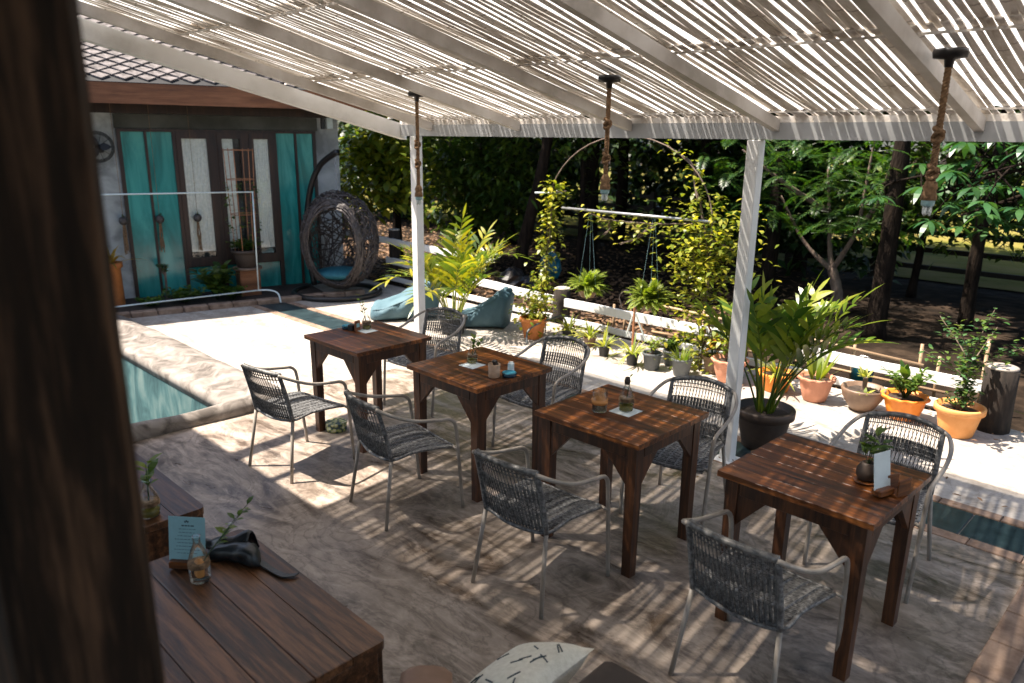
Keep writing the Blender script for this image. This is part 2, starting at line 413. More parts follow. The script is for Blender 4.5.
# ------------------------------------------------------------------ ground, patio, pool
def quads(name, rects, z, m):
    b = MB()
    for x0, x1, y0, y1 in rects: b.add([(x0, y0, z), (x1, y0, z), (x1, y1, z), (x0, y1, z)], [(0, 1, 2, 3)])
    return struct(b.build(name, m))
PX, PY = -5.68, 2.50      # pool corner
quads('ground', [(-200, 200, 2.50, 200), (-200, -14, -200, 2.50), (-5.68, 200, -200, 2.50), (-14, -5.68, -200, -5)], -.05, M['dirt'])
quads('lawn', [(-40, 60, 13.6, 90)], -.03, M['lawn'])
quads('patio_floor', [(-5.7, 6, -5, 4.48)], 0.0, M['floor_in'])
quads('terrace_floor', [(-13, 6, 5.02, 6.72), (-13, -5.7, 2.5, 4.48)], 0.0, M['floor_out'])
b = MB()
for (a0, a1) in ((4.48, 4.575), (4.935, 5.02)):
    x = -13.0
    while x < 6:
        L = rng.uniform(.26, .34)
        b.bbox((x + L / 2, (a0 + a1) / 2, -.02), (L - .006, a1 - a0 - .004, .05 + rng.uniform(0, .006)), .004); x += L
struct(b.build('brick_border', M['brick']))
b = MB(); x = -9.3
while x < 6:
    b.bbox((x + .3, 4.755, -.025), (.592, .345, .05), .003); x += .6
struct(b.build('slate_paving', M['slate']))
quads('paving_bed', [(-13, 6, 4.48, 5.02)], -.012, m_plain('mortar', (.30, .28, .25), .9))
b = MB()
yy = -3.0
while yy < 4.4:
    L = .30; b.bbox((-.445, yy + L / 2, .008), (.14, L - .006, .03), .004); yy += L
struct(b.build('kerb_strip', M['brick']))
quads('side_path', [(-.375, 6, -5, 4.478)], .004, m_noise('side_path_stone', (.06, .05, .045), (.15, .125, .11), 5, .8, bmp=.6, c3=(.22, .19, .17)))
# fallen leaves
b = MB()
lr = random.Random(3)
for i in range(330):
    if i < 90: x, y = lr.gauss(-2.1, .45), lr.gauss(4.62, .22)
    elif i < 170: x, y = lr.uniform(-6, 0), lr.gauss(5.1, .12)
    else: x, y = lr.uniform(-6, .5), lr.gauss(6.5, .2)
    if x > .2: continue
    q = .012 + (.0 if y < 4.45 else .004) + lr.uniform(0, .006)
    a = lr.uniform(0, 6.28); L = lr.uniform(.02, .06)
    b.leaf((x, y, q + .012), (math.cos(a), math.sin(a), lr.uniform(-.1, .2)), (0, 0, 1), L, L * .45, 3, .1)
tag(b.build('fallen_leaves', M['lf_dry']), kind='stuff', label='dry brown leaves scattered along the paving', cat='leaves')
# leaf litter on the forest floor
b = MB()
for i in range(9000):
    x = lr.uniform(-17, -4.6); y = 6.9 + abs(lr.gauss(0, 3.0))
    a = lr.uniform(0, 6.28); L = lr.uniform(.05, .13)
    b.leaf((x, y, -.04 + lr.uniform(0, .02)), (math.cos(a), math.sin(a), lr.uniform(-.1, .35)), (lr.uniform(-.5, .5), lr.uniform(-.5, .5), 1), L, L * .5, 2, .0)
tag(b.build('leaf_litter', M['lf_dry']), kind='stuff', label='brown leaf litter covering the soil under the trees', cat='leaves')

pool = thing('pool', 'small drained teal plastered pool with a tan concrete rim', 'pool', (-9, 0, 0))
P0 = V((-9, 0, 0))
b = MB()
b.add([V((-14, 2.50, -1.3)) - P0, V((-5.68, 2.50, -1.3)) - P0, V((-5.68, 2.50, 0)) - P0, V((-14, 2.50, 0)) - P0], [(0, 1, 2, 3)])
b.add([V((-5.68, 2.50, -1.3)) - P0, V((-5.68, -5, -1.3)) - P0, V((-5.68, -5, 0)) - P0, V((-5.68, 2.50, 0)) - P0], [(0, 1, 2, 3)])
b.add([V((-14, -5, -1.3)) - P0, V((-14, 2.50, -1.3)) - P0, V((-14, 2.50, 0)) - P0, V((-14, -5, 0)) - P0], [(0, 1, 2, 3)])
b.add([V((-14, -5, -1.3)) - P0, V((-14, -5, 0)) - P0, V((-5.68, -5, 0)) - P0, V((-5.68, -5, -1.3)) - P0], [(0, 1, 2, 3)])
b.add([V((-14, -5, -1.3)) - P0, V((-5.68, -5, -1.3)) - P0, V((-5.68, 2.50, -1.3)) - P0, V((-14, 2.50, -1.3)) - P0], [(0, 1, 2, 3)])
b.build('pool_wall', M['pool'], pool)
prof = [(3.09, -.01), (3.07, .012), (3.0, .06), (2.9, .092), (2.78, .10), (2.745, .072), (2.63, .06), (2.53, .05), (2.50, .02), (2.495, -.06), (2.52, -.06), (2.52, -.01)]
b = MB(); vs = []; n = 60; L0, L1 = -14.0, -5.62
for i in range(n + 1):
    x = L0 + (L1 - L0) * i / n
    for j, (y, z) in enumerate(prof):
        q = .012 * math.sin(x * 3.1 + j) + .008 * math.sin(x * 7.7 + 2 * j)
        e = max(0, (x - (L1 - .3)) / .3)
        vs.append((x - P0.x, y + (q * .8 if j < 6 else 0) - (max(0, y - 2.7)) * e * e * .6, z + (q * .5 if z > .03 and j < 7 else 0)))
m_ = len(prof)
fs = [(i * m_ + j, i * m_ + j + 1, (i + 1) * m_ + j + 1, (i + 1) * m_ + j) for i in range(n) for j in range(m_ - 1)]
fs.append(tuple(range(n * m_, (n + 1) * m_)))
b.add(vs, fs); b.build('pool_rim', M['rim'], pool, True)
b = MB(); pts = []
for i in range(40):
    y = 2.86 - i * .2; pts.append((-5.595 + .012 * math.sin(y * 3) - P0.x, y, .028 + .006 * math.sin(y * 5)))
b.tube(pts, [.06] + [.078 + .006 * math.sin(i * 1.7) for i in range(39)], 12)
b.build('pool_edge_roll', M['rim'], pool, True)
b = MB(); b.add([(-4.99, -4.99, -1.02), (3.24, -4.99, -1.02), (3.24, 2.43, -1.02), (-4.99, 2.43, -1.02)], [(0, 1, 2, 3)])
wm, nt, bb, out = newmat('pool_water'); bb.inputs['Base Color'].default_value = (.01, .035, .035, 1); bb.inputs['Roughness'].default_value = .05
bump(nt, bb, noise(nt, coords(nt), 4, 2), .05, .02)
struct(b.build('water', wm, None, False, P0))

# ------------------------------------------------------------------ pergola
ZB = 2.174; YB = 4.568; SL = .2367
def roofz(y, off=0): return 2.285 + (YB - y) * SL + off
pg = thing('pergola', 'white painted steel pergola roofed with whitewashed split bamboo slats', 'pergola', (0, YB, 0))
Q = V((0, YB, 0))
b = MB()
b.box((-1.0, 0, 2.174 + .05), (10.02, .05, .10)); b.build('front_beam', m_noise('shaded_white_paint', (.36, .37, .38), (.50, .51, .52), 3, .4, bmp=.05), pg)  # white paint, with its shade put into a darker cool grey
b = MB(); b.box((-1.0, .004, 2.294), (10.0, .03, .038)); b.build('eave_strip', M['slat'], pg)
for x in (-5.775, -2.355, 1.06):
    b = MB(); b.bbox((x, -.002, 2.172 / 2), (.085, .085, 2.172), .006)
    b.bbox((x, -.002, .006), (.16, .16, .012), .003)
    b.build('post', M['white'], pg)
def rafter(x, wd, h, name='rafter', y0=4.54, y1=-.6, mm='white'):
    b = MB(); vs = []
    for y in (y0, y1):
        for dx, dz in ((-wd / 2, -h), (wd / 2, -h), (wd / 2, 0), (-wd / 2, 0)): vs.append((x + dx, y - YB, roofz(y) + dz))
    b.add(vs, [(0, 1, 2, 3), (7, 6, 5, 4), (0, 4, 5, 1), (1, 5, 6, 2), (2, 6, 7, 3), (3, 7, 4, 0)])
    return b.build(name, M[mm], pg)
rafter(-6.03, .09, .135, 'side_beam', 4.62)
for x in (-5.52, -4.42, -3.319, -2.22, -1.12, -.02, 1.08, 2.18): rafter(x, .046, .07, 'rafter', 4.54, -.6, 'beam')
pur = [4.42, 3.38, 2.34, 1.30, .26, -.55]
for y in pur:
    b = MB(); b.box((-1.1, y - YB, roofz(y) + .012), (9.8, .012, .010)); b.build('purlin', M['slat'], pg)
b = MB(); sr = random.Random(11)
rows = [(4.60, 3.33), (3.42, 2.29), (2.39, 1.25), (1.35, .21), (.31, -.6)]
for ri, (ya, yb) in enumerate(rows):
    x = -5.98 + sr.uniform(0, .03)
    while x < 3.6:
        y_end = max(yb, 1.70) if x < -5.02 else yb  # invented gap: slats left out at this unseen corner to let sunlight through
        if ya < 1.72 and x < -5.02: x += .05; continue
        wd = sr.uniform(.022, .046); gap = sr.choice([.003, .004, .006, .008, .010, .013, .016, .027]) + sr.uniform(0, .003)
        n = 9; ph = sr.uniform(0, 6); am = sr.uniform(.001, .006); sk = sr.uniform(-.010, .010); zo = .026 + (ri % 2) * .012 + sr.uniform(0, .006)
        vs = []
        for i in range(n + 1):
            t = i / n; y = ya + (y_end - ya) * t
            cx = x + wd / 2 + sk * (t - .5) + am * math.sin(ph + 5 * t); hw = wd / 2 + am * .5 * math.sin(ph * 2 + 7 * t)
            z = roofz(y, zo + .003 * math.sin(ph + 6 * t))
            yo = y - YB
            vs += [(cx - hw, yo, z), (cx, yo, z - .004), (cx + hw, yo, z), (cx + hw, yo, z + .004), (cx - hw, yo, z + .004)]
        fs = [(4, 3, 2, 1, 0), tuple(n * 5 + k for k in range(5))]
        for i in range(n):
            for k in range(5):
                k2 = (k + 1) % 5; fs.append((i * 5 + k, i * 5 + k2, i * 5 + 5 + k2, i * 5 + 5 + k))
        b.add(vs, fs); x += wd + gap
b.build('slat_roofing', M['slat'], pg)
# milky corrugated sheet added over the slats so their gaps glow white
b = MB(); vs = []; nx = 380
for i in range(nx + 1):
    x = -6.02 + 9.7 * i / nx
    for y in (4.66, 1.70 if x < -5.02 else -.6): vs.append((x, y - YB, roofz(y, .085) + .008 * math.sin(i * 1.57)))  # sheet cut short at the same corner for the sun patch
b.add(vs, [(2 * i, 2 * i + 1, 2 * i + 3, 2 * i + 2) for i in range(nx)])
sm, nt, bb, out = newmat('milky_sheet'); nt.nodes.remove(bb)
tl = nd(nt, 'BsdfTranslucent'); tl.inputs[0].default_value = (.92, .92, .90, 1); tp = nd(nt, 'BsdfTransparent'); tp.inputs[0].default_value = (.95, .95, .94, 1)
mx = nd(nt, 'MixShader'); mx.inputs[0].default_value = .36; nt.links.new(tl.outputs[0], mx.inputs[1]); nt.links.new(tp.outputs[0], mx.inputs[2]); nt.links.new(mx.outputs[0], out.inputs[0])
b.build('added_roof_sheet', sm, pg, True)

# solid cafe roof above the viewpoint, and the dark pillar under it
cr = thing('cafe_roof', 'solid overhanging cafe roof edge behind the bamboo pergola', 'roof', (-1.5, -3, 3.22))
b = MB(); b.box((0, 0, .06), (13.0, 8.0, .12)); b.build('roof_deck', M['dark'], cr)
pl = MB(); pl.bbox((0, 0, 1.6), (.165, .165, 3.2), .016, rz(R(3)))
tag(pl.build('wooden_pillar', M['pillar'], None, False, (-1.019, .212, 0)), 'dark weathered wooden pillar close by at the far left', 'pillar')

# ------------------------------------------------------------------ tables
TT = .75; TA, TB = .678, .653
def make_table():
    t = thing('wooden_table', 'x', 'table')
    b = MB(); n = 7
    for i in range(n):
        w_ = TB / n; b.bbox((0, -TB / 2 + w_ * (i + .5), TT - .014), (TA, w_ - .0004, .028), .0012)
    b.build('tabletop', M['wood'], t)
    b = MB(); ia, ib = TA / 2 - .03, TB / 2 - .03
    for s in (-1, 1):
        b.bbox((0, s * (ib - .012), TT - .028 - .037), (2 * ia - .14, .022, .07), .002)
        b.bbox((s * (ia - .012), 0, TT - .028 - .037), (.022, 2 * ib - .14, .07), .002)
    b.build('apron', M['wood_leg'], t)
    for sx in (-1, 1):
        for sy in (-1, 1):
            b = MB(); h = TT - .029
            b.box((sx * (ia - .030), sy * (ib - .030), h / 2), (.062, .062, h), None, .84)
            b.build('leg', M['wood_leg'], t)
            # triangular gusset plates either side of the leg
            for ax in (0, 1):
                g = MB(); th = .024
                c0 = V((sx * (ia - .060), sy * (ib - .060), 0))
                ix = -sx if ax == 0 else 0; iy = -sy if ax == 1 else 0
                if ax == 0: c0.y = sy * (ib - .018)
                else: c0.x = sx * (ia - .018)
                dd = V((ix, iy, 0)); nn = V((0, sy, 0)) if ax == 0 else V((sx, 0, 0))
                z1 = h - .004; tri = [c0 + V((0, 0, z1)), c0 + dd * .13 + V((0, 0, z1)), c0 + dd * .13 + V((0, 0, z1 - .07)), c0 + V((0, 0, z1 - .215))]
                vs = [p + nn * .0135 for p in tri] + [p - nn * .0135 for p in tri]
                g.add(vs, [(0, 1, 2, 3), (7, 6, 5, 4), (0, 4, 5, 1), (1, 5, 6, 2), (2, 6, 7, 3), (3, 7, 4, 0)])
                g.build('corner_brace', M['wood_leg'], t)
    return t
TAB = [(-4.519, 3.085, .007, 'square dark wood table in the sun, with picture block and ashtray on top'),
       (-3.400, 3.165, -.016, 'square dark wood table carrying a beige candle cup, small white box and blue ashtray'),
       (-2.259, 3.150, .009, 'square dark wood table carrying the corked glass tumbler and corked bottle'),
       (-1.168, 3.174, -.019, 'square dark wood table nearest the viewer, with an upright menu card')]
t0 = make_table()
for i, (x, y, a, lb) in enumerate(TAB):
    t = t0 if i == 0 else copy_tree(t0)
    t.location = (x, y, 0); t.rotation_euler = (0, 0, a); tag(t, lb, 'table', 'square wooden tables in a row under the pergola')

# ------------------------------------------------------------------ chairs
def backy(x, z):
    t = (z - .42) / .34
    return -.185 - .075 * t - (.018 + .045 * t) * (1 - (x / .19) ** 2)
def make_chair():
    c = thing('rattan_chair', 'x', 'chair')
    for s in (-1, 1):
        # front leg running up into the arm and round to the back
        b = MB()
        pts = spline([(s * .25, .255, 0), (s * .256, .225, .33), (s * .258, .207, .53)], 5)[:-1] + \
            spline([(s * .258, .207, .53), (s * .259, .194, .580), (s * .260, .158, .612), (s * .262, .09, .624)], 5)[:-1] + \
            spline([(s * .262, .09, .624), (s * .263, -.06, .654), (s * .252, -.17, .695), (s * .222, -.243, .732), (s * .185, -.272, .750)], 5)
        b.tube(pts, .0110, 8); b.build('arm_leg', M['metal'], c, True)
        b = MB(); b.tube([(s * .222, -.255, 0), (s * .205, -.225, .2), (s * .19, -.19, .42)], .0110, 8); b.build('leg', M['metal'], c, True)
        b = MB(); b.tube(spline([(s * .19, -.19, .415), (s * .19, -.215, .55), (s * .187, -.258, .72), (s * .186, -.270, .748)], 4), .0130, 8); b.build('upright', M['rattan'], c, True)
        b = MB(); b.tube([(s * .225, .205, .415), (s * .258, .212, .405)], .009, 6); b.build('seat_stub', M['metal'], c, True)
    b = MB(); pts = []
    for i in range(17):
        x = -.187 + .374 * i / 16; pts.append((x, backy(x, .75) + .004 * 0, .75 + .022 * (1 - (x / .187) ** 2)))
    pts[0] = (-.187, -.262, .748); pts[-1] = (.187, -.262, .748)
    b.tube(pts, .0140, 8)
    for i in range(70):   # wrapping turns
        x = -.184 + .368 * i / 69; p = V((x, backy(x, .75), .75 + .022 * (1 - (x / .187) ** 2)))
        b.tube([p + V((.0006, .0145 * math.cos(a), .0145 * math.sin(a))) for a in [k * math.pi / 3 for k in range(6)]], .0028, 3, False, True)
    b.build('top_rail', M['wrap'], c, True)
    # woven back
    b = MB(); n = 38; sp = .356 / (n - 1)
    for i in range(n):
        x0 = -.178 + sp * i; d = sp if i % 2 == 0 else -sp
        if (i == n - 1 and i % 2 == 0): d = 0
        pts = []
        seq = [(.40, 0), (.44, 0), (.520, 0), (.527, 0), (.575, 1), (.582, 1), (.648, 1), (.655, 1), (.706, 2), (.76, 2)]
        for z, k in seq:
            x = x0 + (d if k == 1 else 0)
            x = max(-.178, min(.178, x))
            wv = .003 * (1 if i % 2 else -1) * (1 if k == 1 else -1)
            pts.append((x, backy(x, z) + wv, min(z, .752 + .02 * (1 - (x / .187) ** 2))))
        b.tube(pts, [.0051, .0051, .0051, .0020, .0020, .0051, .0051, .0020, .0020, .0040], 4, False)
    for z in (.40, .445, .49, .521, .582, .60, .625, .649, .712, .735):
        b.tube([(x, backy(x, z) + .003, z) for x in [-.185 + .37 * k / 10 for k in range(11)]], .0035, 4, False)
    b.build('backrest', M['rattan'], c)
    # seat frame and woven seat
    def sz(y): return .425 + (.012 * math.cos((y + .05) * 7)) - (max(0, y - .13) ** 2) * 2.2
    ring = [(-.19, -.19, .42), (-.205, -.05, sz(-.05)), (-.225, .12, sz(.12)), (-.225, .19, sz(.19)), (-.19, .226, sz(.22)), (0, .24, sz(.22) - .012), (.19, .226, sz(.22)), (.225, .19, sz(.19)), (.225, .12, sz(.12)), (.205, -.05, sz(-.05)), (.19, -.19, .42), (0, -.215, .405)]
    b = MB(); b.tube(spline(ring + [ring[0]], 4)[:-1], .0095, 8, False, True); b.build('seat_frame', M['rattan'], c, True)
    b = MB(); n = 34; xs = [-1, -.75, -.5, -.25, 0, .25, .5, .75, 1]
    for i in range(n):
        y = -.195 + .43 * i / (n - 1); hw = .19 + .035 * min(1, (y + .19) / .3); q = .0035 * (1 if i % 2 else -1)
        b.tube([(k * hw, y, sz(y) - .016 * (1 - k * k) + q * .7 * (1 if j % 2 else -1) + .004) for j, k in enumerate(xs)], .0052, 5, False)
    for j, k in enumerate(xs):
        if abs(k) == 1: continue
        b.tube([(k * (.19 + .035 * min(1, (y + .19) / .3)), y, sz(y) - .016 * (1 - k * k) + .008) for y in [-.195 + .43 * i / 12 for i in range(13)]], .006, 4, False)
    vs = []; 
    for i in range(10):
        y = -.195 + .43 * i / 9; hw = .19 + .035 * min(1, (y + .19) / .3)
        for k in xs: vs.append((k * hw, y, sz(y) - .016 * (1 - k * k) - .002))
    b.add(vs, [(i * 9 + j, i * 9 + j + 1, i * 9 + 10 + j, i * 9 + 9 + j) for i in range(9) for j in range(8)])
    b.build('seat', M['rattan'], c)
    return c
CH = [(-4.385, 2.41, 8.5, 'grey rattan armchair standing in the sunlight by the pool edge, back to the viewer'),
      (-3.40, 2.545, -7, 'grey rattan armchair on the viewer side of the table with the candle cup'),
      (-2.28, 2.535, 3.5, 'grey rattan armchair on the viewer side of the table with the corked tumbler'),
      (-1.175, 2.65, -1.5, 'grey rattan armchair nearest the viewer, back to the camera at the menu card table'),
      (-4.735, 3.80, 193, 'grey rattan armchair on the far side beside the white post and palm'),
      (-3.44, 3.82, 184, 'grey rattan armchair on the far side of the table with the candle cup'),
      (-2.20, 3.68, 190, 'grey rattan armchair next to the white post and the dark palm pot'),
      (-1.14, 3.90, 182, 'grey rattan armchair on the far side, in front of the two orange pots')]
c0 = make_chair()
for i, (x, y, a, lb) in enumerate(CH):
    c = c0 if i == 0 else copy_tree(c0)
    c.location = (x, y, 0); c.rotation_euler = (0, 0, R(a)); c.scale = (1, 1, .965); tag(c, lb, 'chair', 'grey rattan armchairs around the tables')
# ------------------------------------------------------------------ rope lamps
def rope_lamp(x, y, zt, zb, lb, knots):
    z0 = roofz(y) if zt is None else zt
    L = z0 - zb
    t = thing('rope_lamp', lb, 'lamp', (x, y, zb), 0, 'rope pendant lamps under the pergola')
    b = MB(); b.lathe([(.0, L), (.062, L), (.066, L - .012), (.062, L - .034), (.02, L - .04), (.016, L - .07), (0, L - .07)], n=20); b.build('ceiling_plate', M['black_metal'], t, True)
    b = MB()
    for k in range(3):
        pts = []
        n = 90
        for i in range(n + 1):
            z = .135 + (L - .19) * i / n; a = i * .75 + k * 2.094
            pts.append((.0078 * math.cos(a), .0078 * math.sin(a), z))
        b.tube(pts, .0072, 6)
    for kz in knots:
        z = .13 + (L - .19) * kz
        for q in range(3):
            pts = []
            for i in range(15):
                a = i / 14 * 2 * math.pi
                pts.append((.017 * math.cos(a), .017 * math.sin(a), z + .014 * math.sin(a + q * 2.1) + (q - 1) * .013))
            b.tube(pts, .0100, 6, False)
    b.build('rope', M['rope'], t, True)
    b = MB(); b.lathe([(.0, .15), (.014, .15), (.024, .132), (.030, .115), (.024, .10), (.030, .085), (.032, .062), (.0, .060)], n=16); b.build('rope_socket', M['rope'], t, True)
    b = MB(); b.lathe([(0, .066), (.025, .066), (.027, .06), (.026, .042), (.021, .036), (0, .036)], n=16); b.build('bulb_collar', M['bulbc'], t, True)
    b = MB()
    for k in range(3):
        a = k * 2.094; ca, sa = math.cos(a), math.sin(a)
        pts = [(.012 * ca - .006 * sa, .012 * sa + .006 * ca, .04), (.012 * ca - .006 * sa, .012 * sa + .006 * ca, .008), (.012 * ca, .012 * sa, .001), (.012 * ca + .006 * sa, .012 * sa - .006 * ca, .008), (.012 * ca + .006 * sa, .012 * sa - .006 * ca, .04)]
        b.tube(pts, .0055, 6)
    b.build('bulb_tube', M['bulbw'], t, True)
rope_lamp(-4.66, 3.70, None, 1.66, 'rope pendant lamp hanging in front of the left white post', [.50, .28])
rope_lamp(-2.785, 3.60, None, 1.818, 'rope pendant lamp hanging before the vine arch', [.60, .22])
rope_lamp(-1.018, 3.53, None, 1.871, 'largest rope pendant lamp, near the large leaved tree', [.42, .10])

# ------------------------------------------------------------------ things on the tables
ZT = .7505
def sprig(b, s, base, d, L, n, ll, lw, rg, bend=.3):
    base = V(base); d = V(d).normalized(); pts = []
    for i in range(7):
        t = i / 6; pts.append(base + d * (L * t) - V((0, 0, 1)) * (bend * L * t * t * .3))
    s.tube(pts, [.0022 - .0002 * i for i in range(7)], 5)
    for i in range(n):
        t = .35 + .65 * (i + .5) / n; p = pts[min(6, int(t * 6))].lerp(pts[min(6, int(t * 6) + 1)], t * 6 % 1)
        a = rg.uniform(0, 6.28)
        b.leaf(p, d * .5 + V((math.cos(a), math.sin(a), rg.uniform(0, .5))), (0, 0, 1), ll * rg.uniform(.8, 1.2), lw, 3, .2)
def bottle_vase(x, y, z, h, lb, seed, lean=(.2, .1), nl=6, ll=.035, H=.16, corked=False, water=True, r=.033):
    rg = random.Random(seed)
    t = thing('bottle_vase', lb, 'vase', (x, y, z), 0)
    b = MB(); b.lathe([(0, .001), (r * .9, .001), (r, .008), (r * 1.04, h * .3), (r, h * .5), (r * .62, h * .72), (r * .36, h * .84), (r * .36, h * .97), (r * .44, h), (r * .40, h)], n=20)
    b.build('glass_bottle', M['glass'], t, True)
    if water:
        b = MB(); b.lathe([(0, .006), (r * .9, .006), (r * .93, h * .22), (0, h * .22)], n=16); b.build('water', M['water'], t, True)
    b = MB(); 
    for k in range(5): b.lathe([(r * 1.03, h * .33 + k * .004), (r * 1.06, h * .335 + k * .004), (r * 1.03, h * .34 + k * .004)], n=16)
    b.build('twine', M['rope'], t, True)
    if corked:
        b = MB(); b.lathe([(0, h * .9), (r * .34, h * .9), (r * .42, h * 1.0), (r * .3, h * 1.14), (0, h * 1.16)], n=12); b.build('stopper', M['darkpot'], t, True)
    s = MB(); l = MB()
    for k in range(2 if not corked else 1):
        d = V((lean[0] + rg.uniform(-.2, .2), lean[1] + rg.uniform(-.2, .2), 1))
        sprig(l, s, (0, 0, h * .3), d, H * rg.uniform(.85, 1.1) + h * .6, nl, ll, ll * .5, rg)
    s.build('stem', M['lf_dark'], t); l.build('leaf_spray', M['lf_herb'], t)
    return t
def mat_paper(x, y, a, lb, sz=.115):
    b = MB(); b.box((0, 0, .001), (sz, sz, .0015))
    o = b.build('paper_mat', M['paper'], None, False, (x, y, ZT)); o.rotation_euler = (0, 0, a); tag(o, lb, 'napkin')
def ashtray(x, y, lb, m='navy', r=.038):
    t = thing('ashtray', lb, 'ashtray', (x, y, ZT))
    b = MB(); b.lathe([(0, .001), (r * .9, .001), (r, .006), (r, .024), (r * .86, .026), (r * .8, .01), (0, .008)], n=20, mod=lambda a, i: (.04 if math.cos(a * 4) > .8 and i in (3, 4) else 0)); b.build('bowl', M[m], t, True)
    b = MB(); b.lathe([(r * .86, .0262), (r * .95, .0285), (r, .0255)], n=20); b.build('rim', M['blue'], t, True)
# table beside post
ashtray(-4.795, 3.085, 'small round dark blue ashtray at the corner of the sunny far table', r=.036)
t = thing('card_holder', 'small dark wooden block holding a framed picture tile', 'card holder', (-4.715, 3.10, ZT), R(20))
b = MB(); b.bbox((-.02, 0, .022), (.045, .05, .044), .003); b.build('block', M['dark'], t)
b = MB(); b.bbox((.03, .0, .040), (.012, .062, .08), .003); b.build('picture_frame', M['fascia'], t)
b = MB(); b.box((.0366, 0, .045), (.002, .036, .03)); b.build('picture', M['bluepaper'], t)
mat_paper(-4.64, 3.165, R(2), 'white paper mat under the bottle on the sunny far table')
bottle_vase(-4.68, 3.19, ZT + .002, .13, 'glass bottle with a tall yellow-green sprig on the sunny far table', 1, (-.25, -.05), 5, .045, .17)
mat_paper(-3.44, 3.14, R(3), 'white paper mat beside the beige candle cup', .125)
bottle_vase(-3.475, 3.17, ZT + .002, .125, 'glass bottle with a bushy leaf sprig on the table with the candle cup', 2, (.25, .1), 9, .05, .08)
t = thing('candle_cup', 'beige ceramic cup with a dark burnt top', 'cup', (-3.165, 3.07, ZT))
b = MB(); b.lathe([(0, .001), (.034, .001), (.036, .006), (.038, .085), (.034, .086), (.033, .02), (0, .018)], n=20); b.build('cup', M['ceramic'], t, True)
b = MB(); b.box((.002, .008, .085), (.03, .018, .045), rx(R(25))); b.build('black_card', M['leather'], t)
t = thing('salt_box', 'small white box standing behind the round blue ashtray', 'box', (-3.145, 3.195, ZT))
b = MB(); b.bbox((0, 0, .035), (.035, .03, .07), .004, rz(.4)); b.build('carton', M['paper'], t)
b = MB(); b.bbox((0, 0, .073), (.025, .02, .008), .002, rz(.4)); b.build('lid', M['pvc'], t)
ashtray(-3.11, 3.145, 'round black and blue ashtray beside the beige candle cup', r=.045)
mat_paper(-2.245, 3.165, R(1), 'white paper mat beside the corked tumbler', .13)
bottle_vase(-2.25, 3.175, ZT + .002, .165, 'round glass bottle with a dark stopper and bent sprig', 3, (.1, .15), 3, .03, .07, True, True, .04)
t = thing('corked_tumbler', 'glass tumbler half filled with an orange cork disc', 'glass', (-2.345, 3.065, ZT))
b = MB(); b.lathe([(0, .001), (.036, .001), (.04, .006), (.041, .118), (.039, .118), (.0385, .01), (0, .008)], n=24); b.build('tumbler', M['glass'], t, True)
b = MB(); b.lathe([(0, .045), (.044, .045), (.0445, .07), (0, .072)], n=24); b.build('cork_disc', M['cork'], t, True)
b = MB(); b.lathe([(0, .008), (.036, .008), (.037, .043), (0, .044)], n=24); b.build('dark_filling', M['darkpot'], t, True)
# nearest table
t = thing('leaf_pot', 'small dark jar with a leafy cutting on a saucer by the menu card', 'vase', (-1.005, 3.215, ZT))
b = MB(); b.lathe([(0, .001), (.05, .001), (.056, .008), (.052, .010), (0, .008)], n=20); b.build('saucer', M['wood'], t, True)
b = MB(); b.lathe([(0, .009), (.03, .009), (.044, .03), (.044, .06), (.03, .082), (.026, .09), (.022, .09), (.02, .07), (0, .06)], n=20); b.build('jar', M['darkpot'], t, True)
s = MB(); l = MB(); rg = random.Random(5)
for k in range(4): sprig(l, s, (0, 0, .07), (rg.uniform(-.35, .35), rg.uniform(-.35, .35), 1), .17 * rg.uniform(.6, 1.1), 7, .066, .034, rg)
s.build('stem', M['lf_dark'], t); l.build('leaf_spray', M['lf_tree'], t)
def menu_card(x, y, z, a, wd, h, lb, m, lines=True):
    t = thing('menu_card', lb, 'menu card', (x, y, z), a)
    b = MB(); b.bbox((0, 0, .02), (wd * .9, .045, .03), .004); b.build('wooden_foot', M['wood'], t)
    tl = rx(R(-9))
    b = MB(); b.bbox(tl @ V((0, 0, .03 + h / 2)), (wd, .003, h), .001, tl); b.build('card', m, t)
    if lines:
        b = MB(); rg = random.Random(9)
        for k in range(9):
            ww = wd * (.28 if k == 0 else rg.uniform(.42, .74)); zz = .03 + h * (.80 - .078 * k)
            # lines of small illegible print: short word-length dashes
            xx = -ww / 2
            while xx < ww / 2:
                q = rg.uniform(.006, .016)
                b.box(tl @ V((xx + q / 2, -.0019, zz)), (q, .0006, .0018 if k else .005), tl); xx += q + .003
        for k in range(3): b.box(tl @ V(((k - 1) * .006, -.0019, .03 + h * (.89 if k != 1 else .905))), (.005, .0006, .008), tl @ ry(R(20 * (k - 1))))
        b.build('print', M['ink'], t)
    return t
menu_card(-.905, 3.125, ZT, R(72), .10, .155, 'pale blue menu card standing on edge on the nearest table', M['paper'], False)
t = thing('wooden_holder', 'small open wooden napkin holder at the corner of the nearest table', 'holder', (-.868, 3.185, ZT), R(70))
for s in (-1, 1):
    b = MB(); b.bbox((0, s * .028, .04), (.075, .007, .075), .002); b.build('side_panel', M['wood'], t)
b = MB(); b.bbox((0, 0, .006), (.08, .06, .010), .002); b.build('base', M['wood'], t)
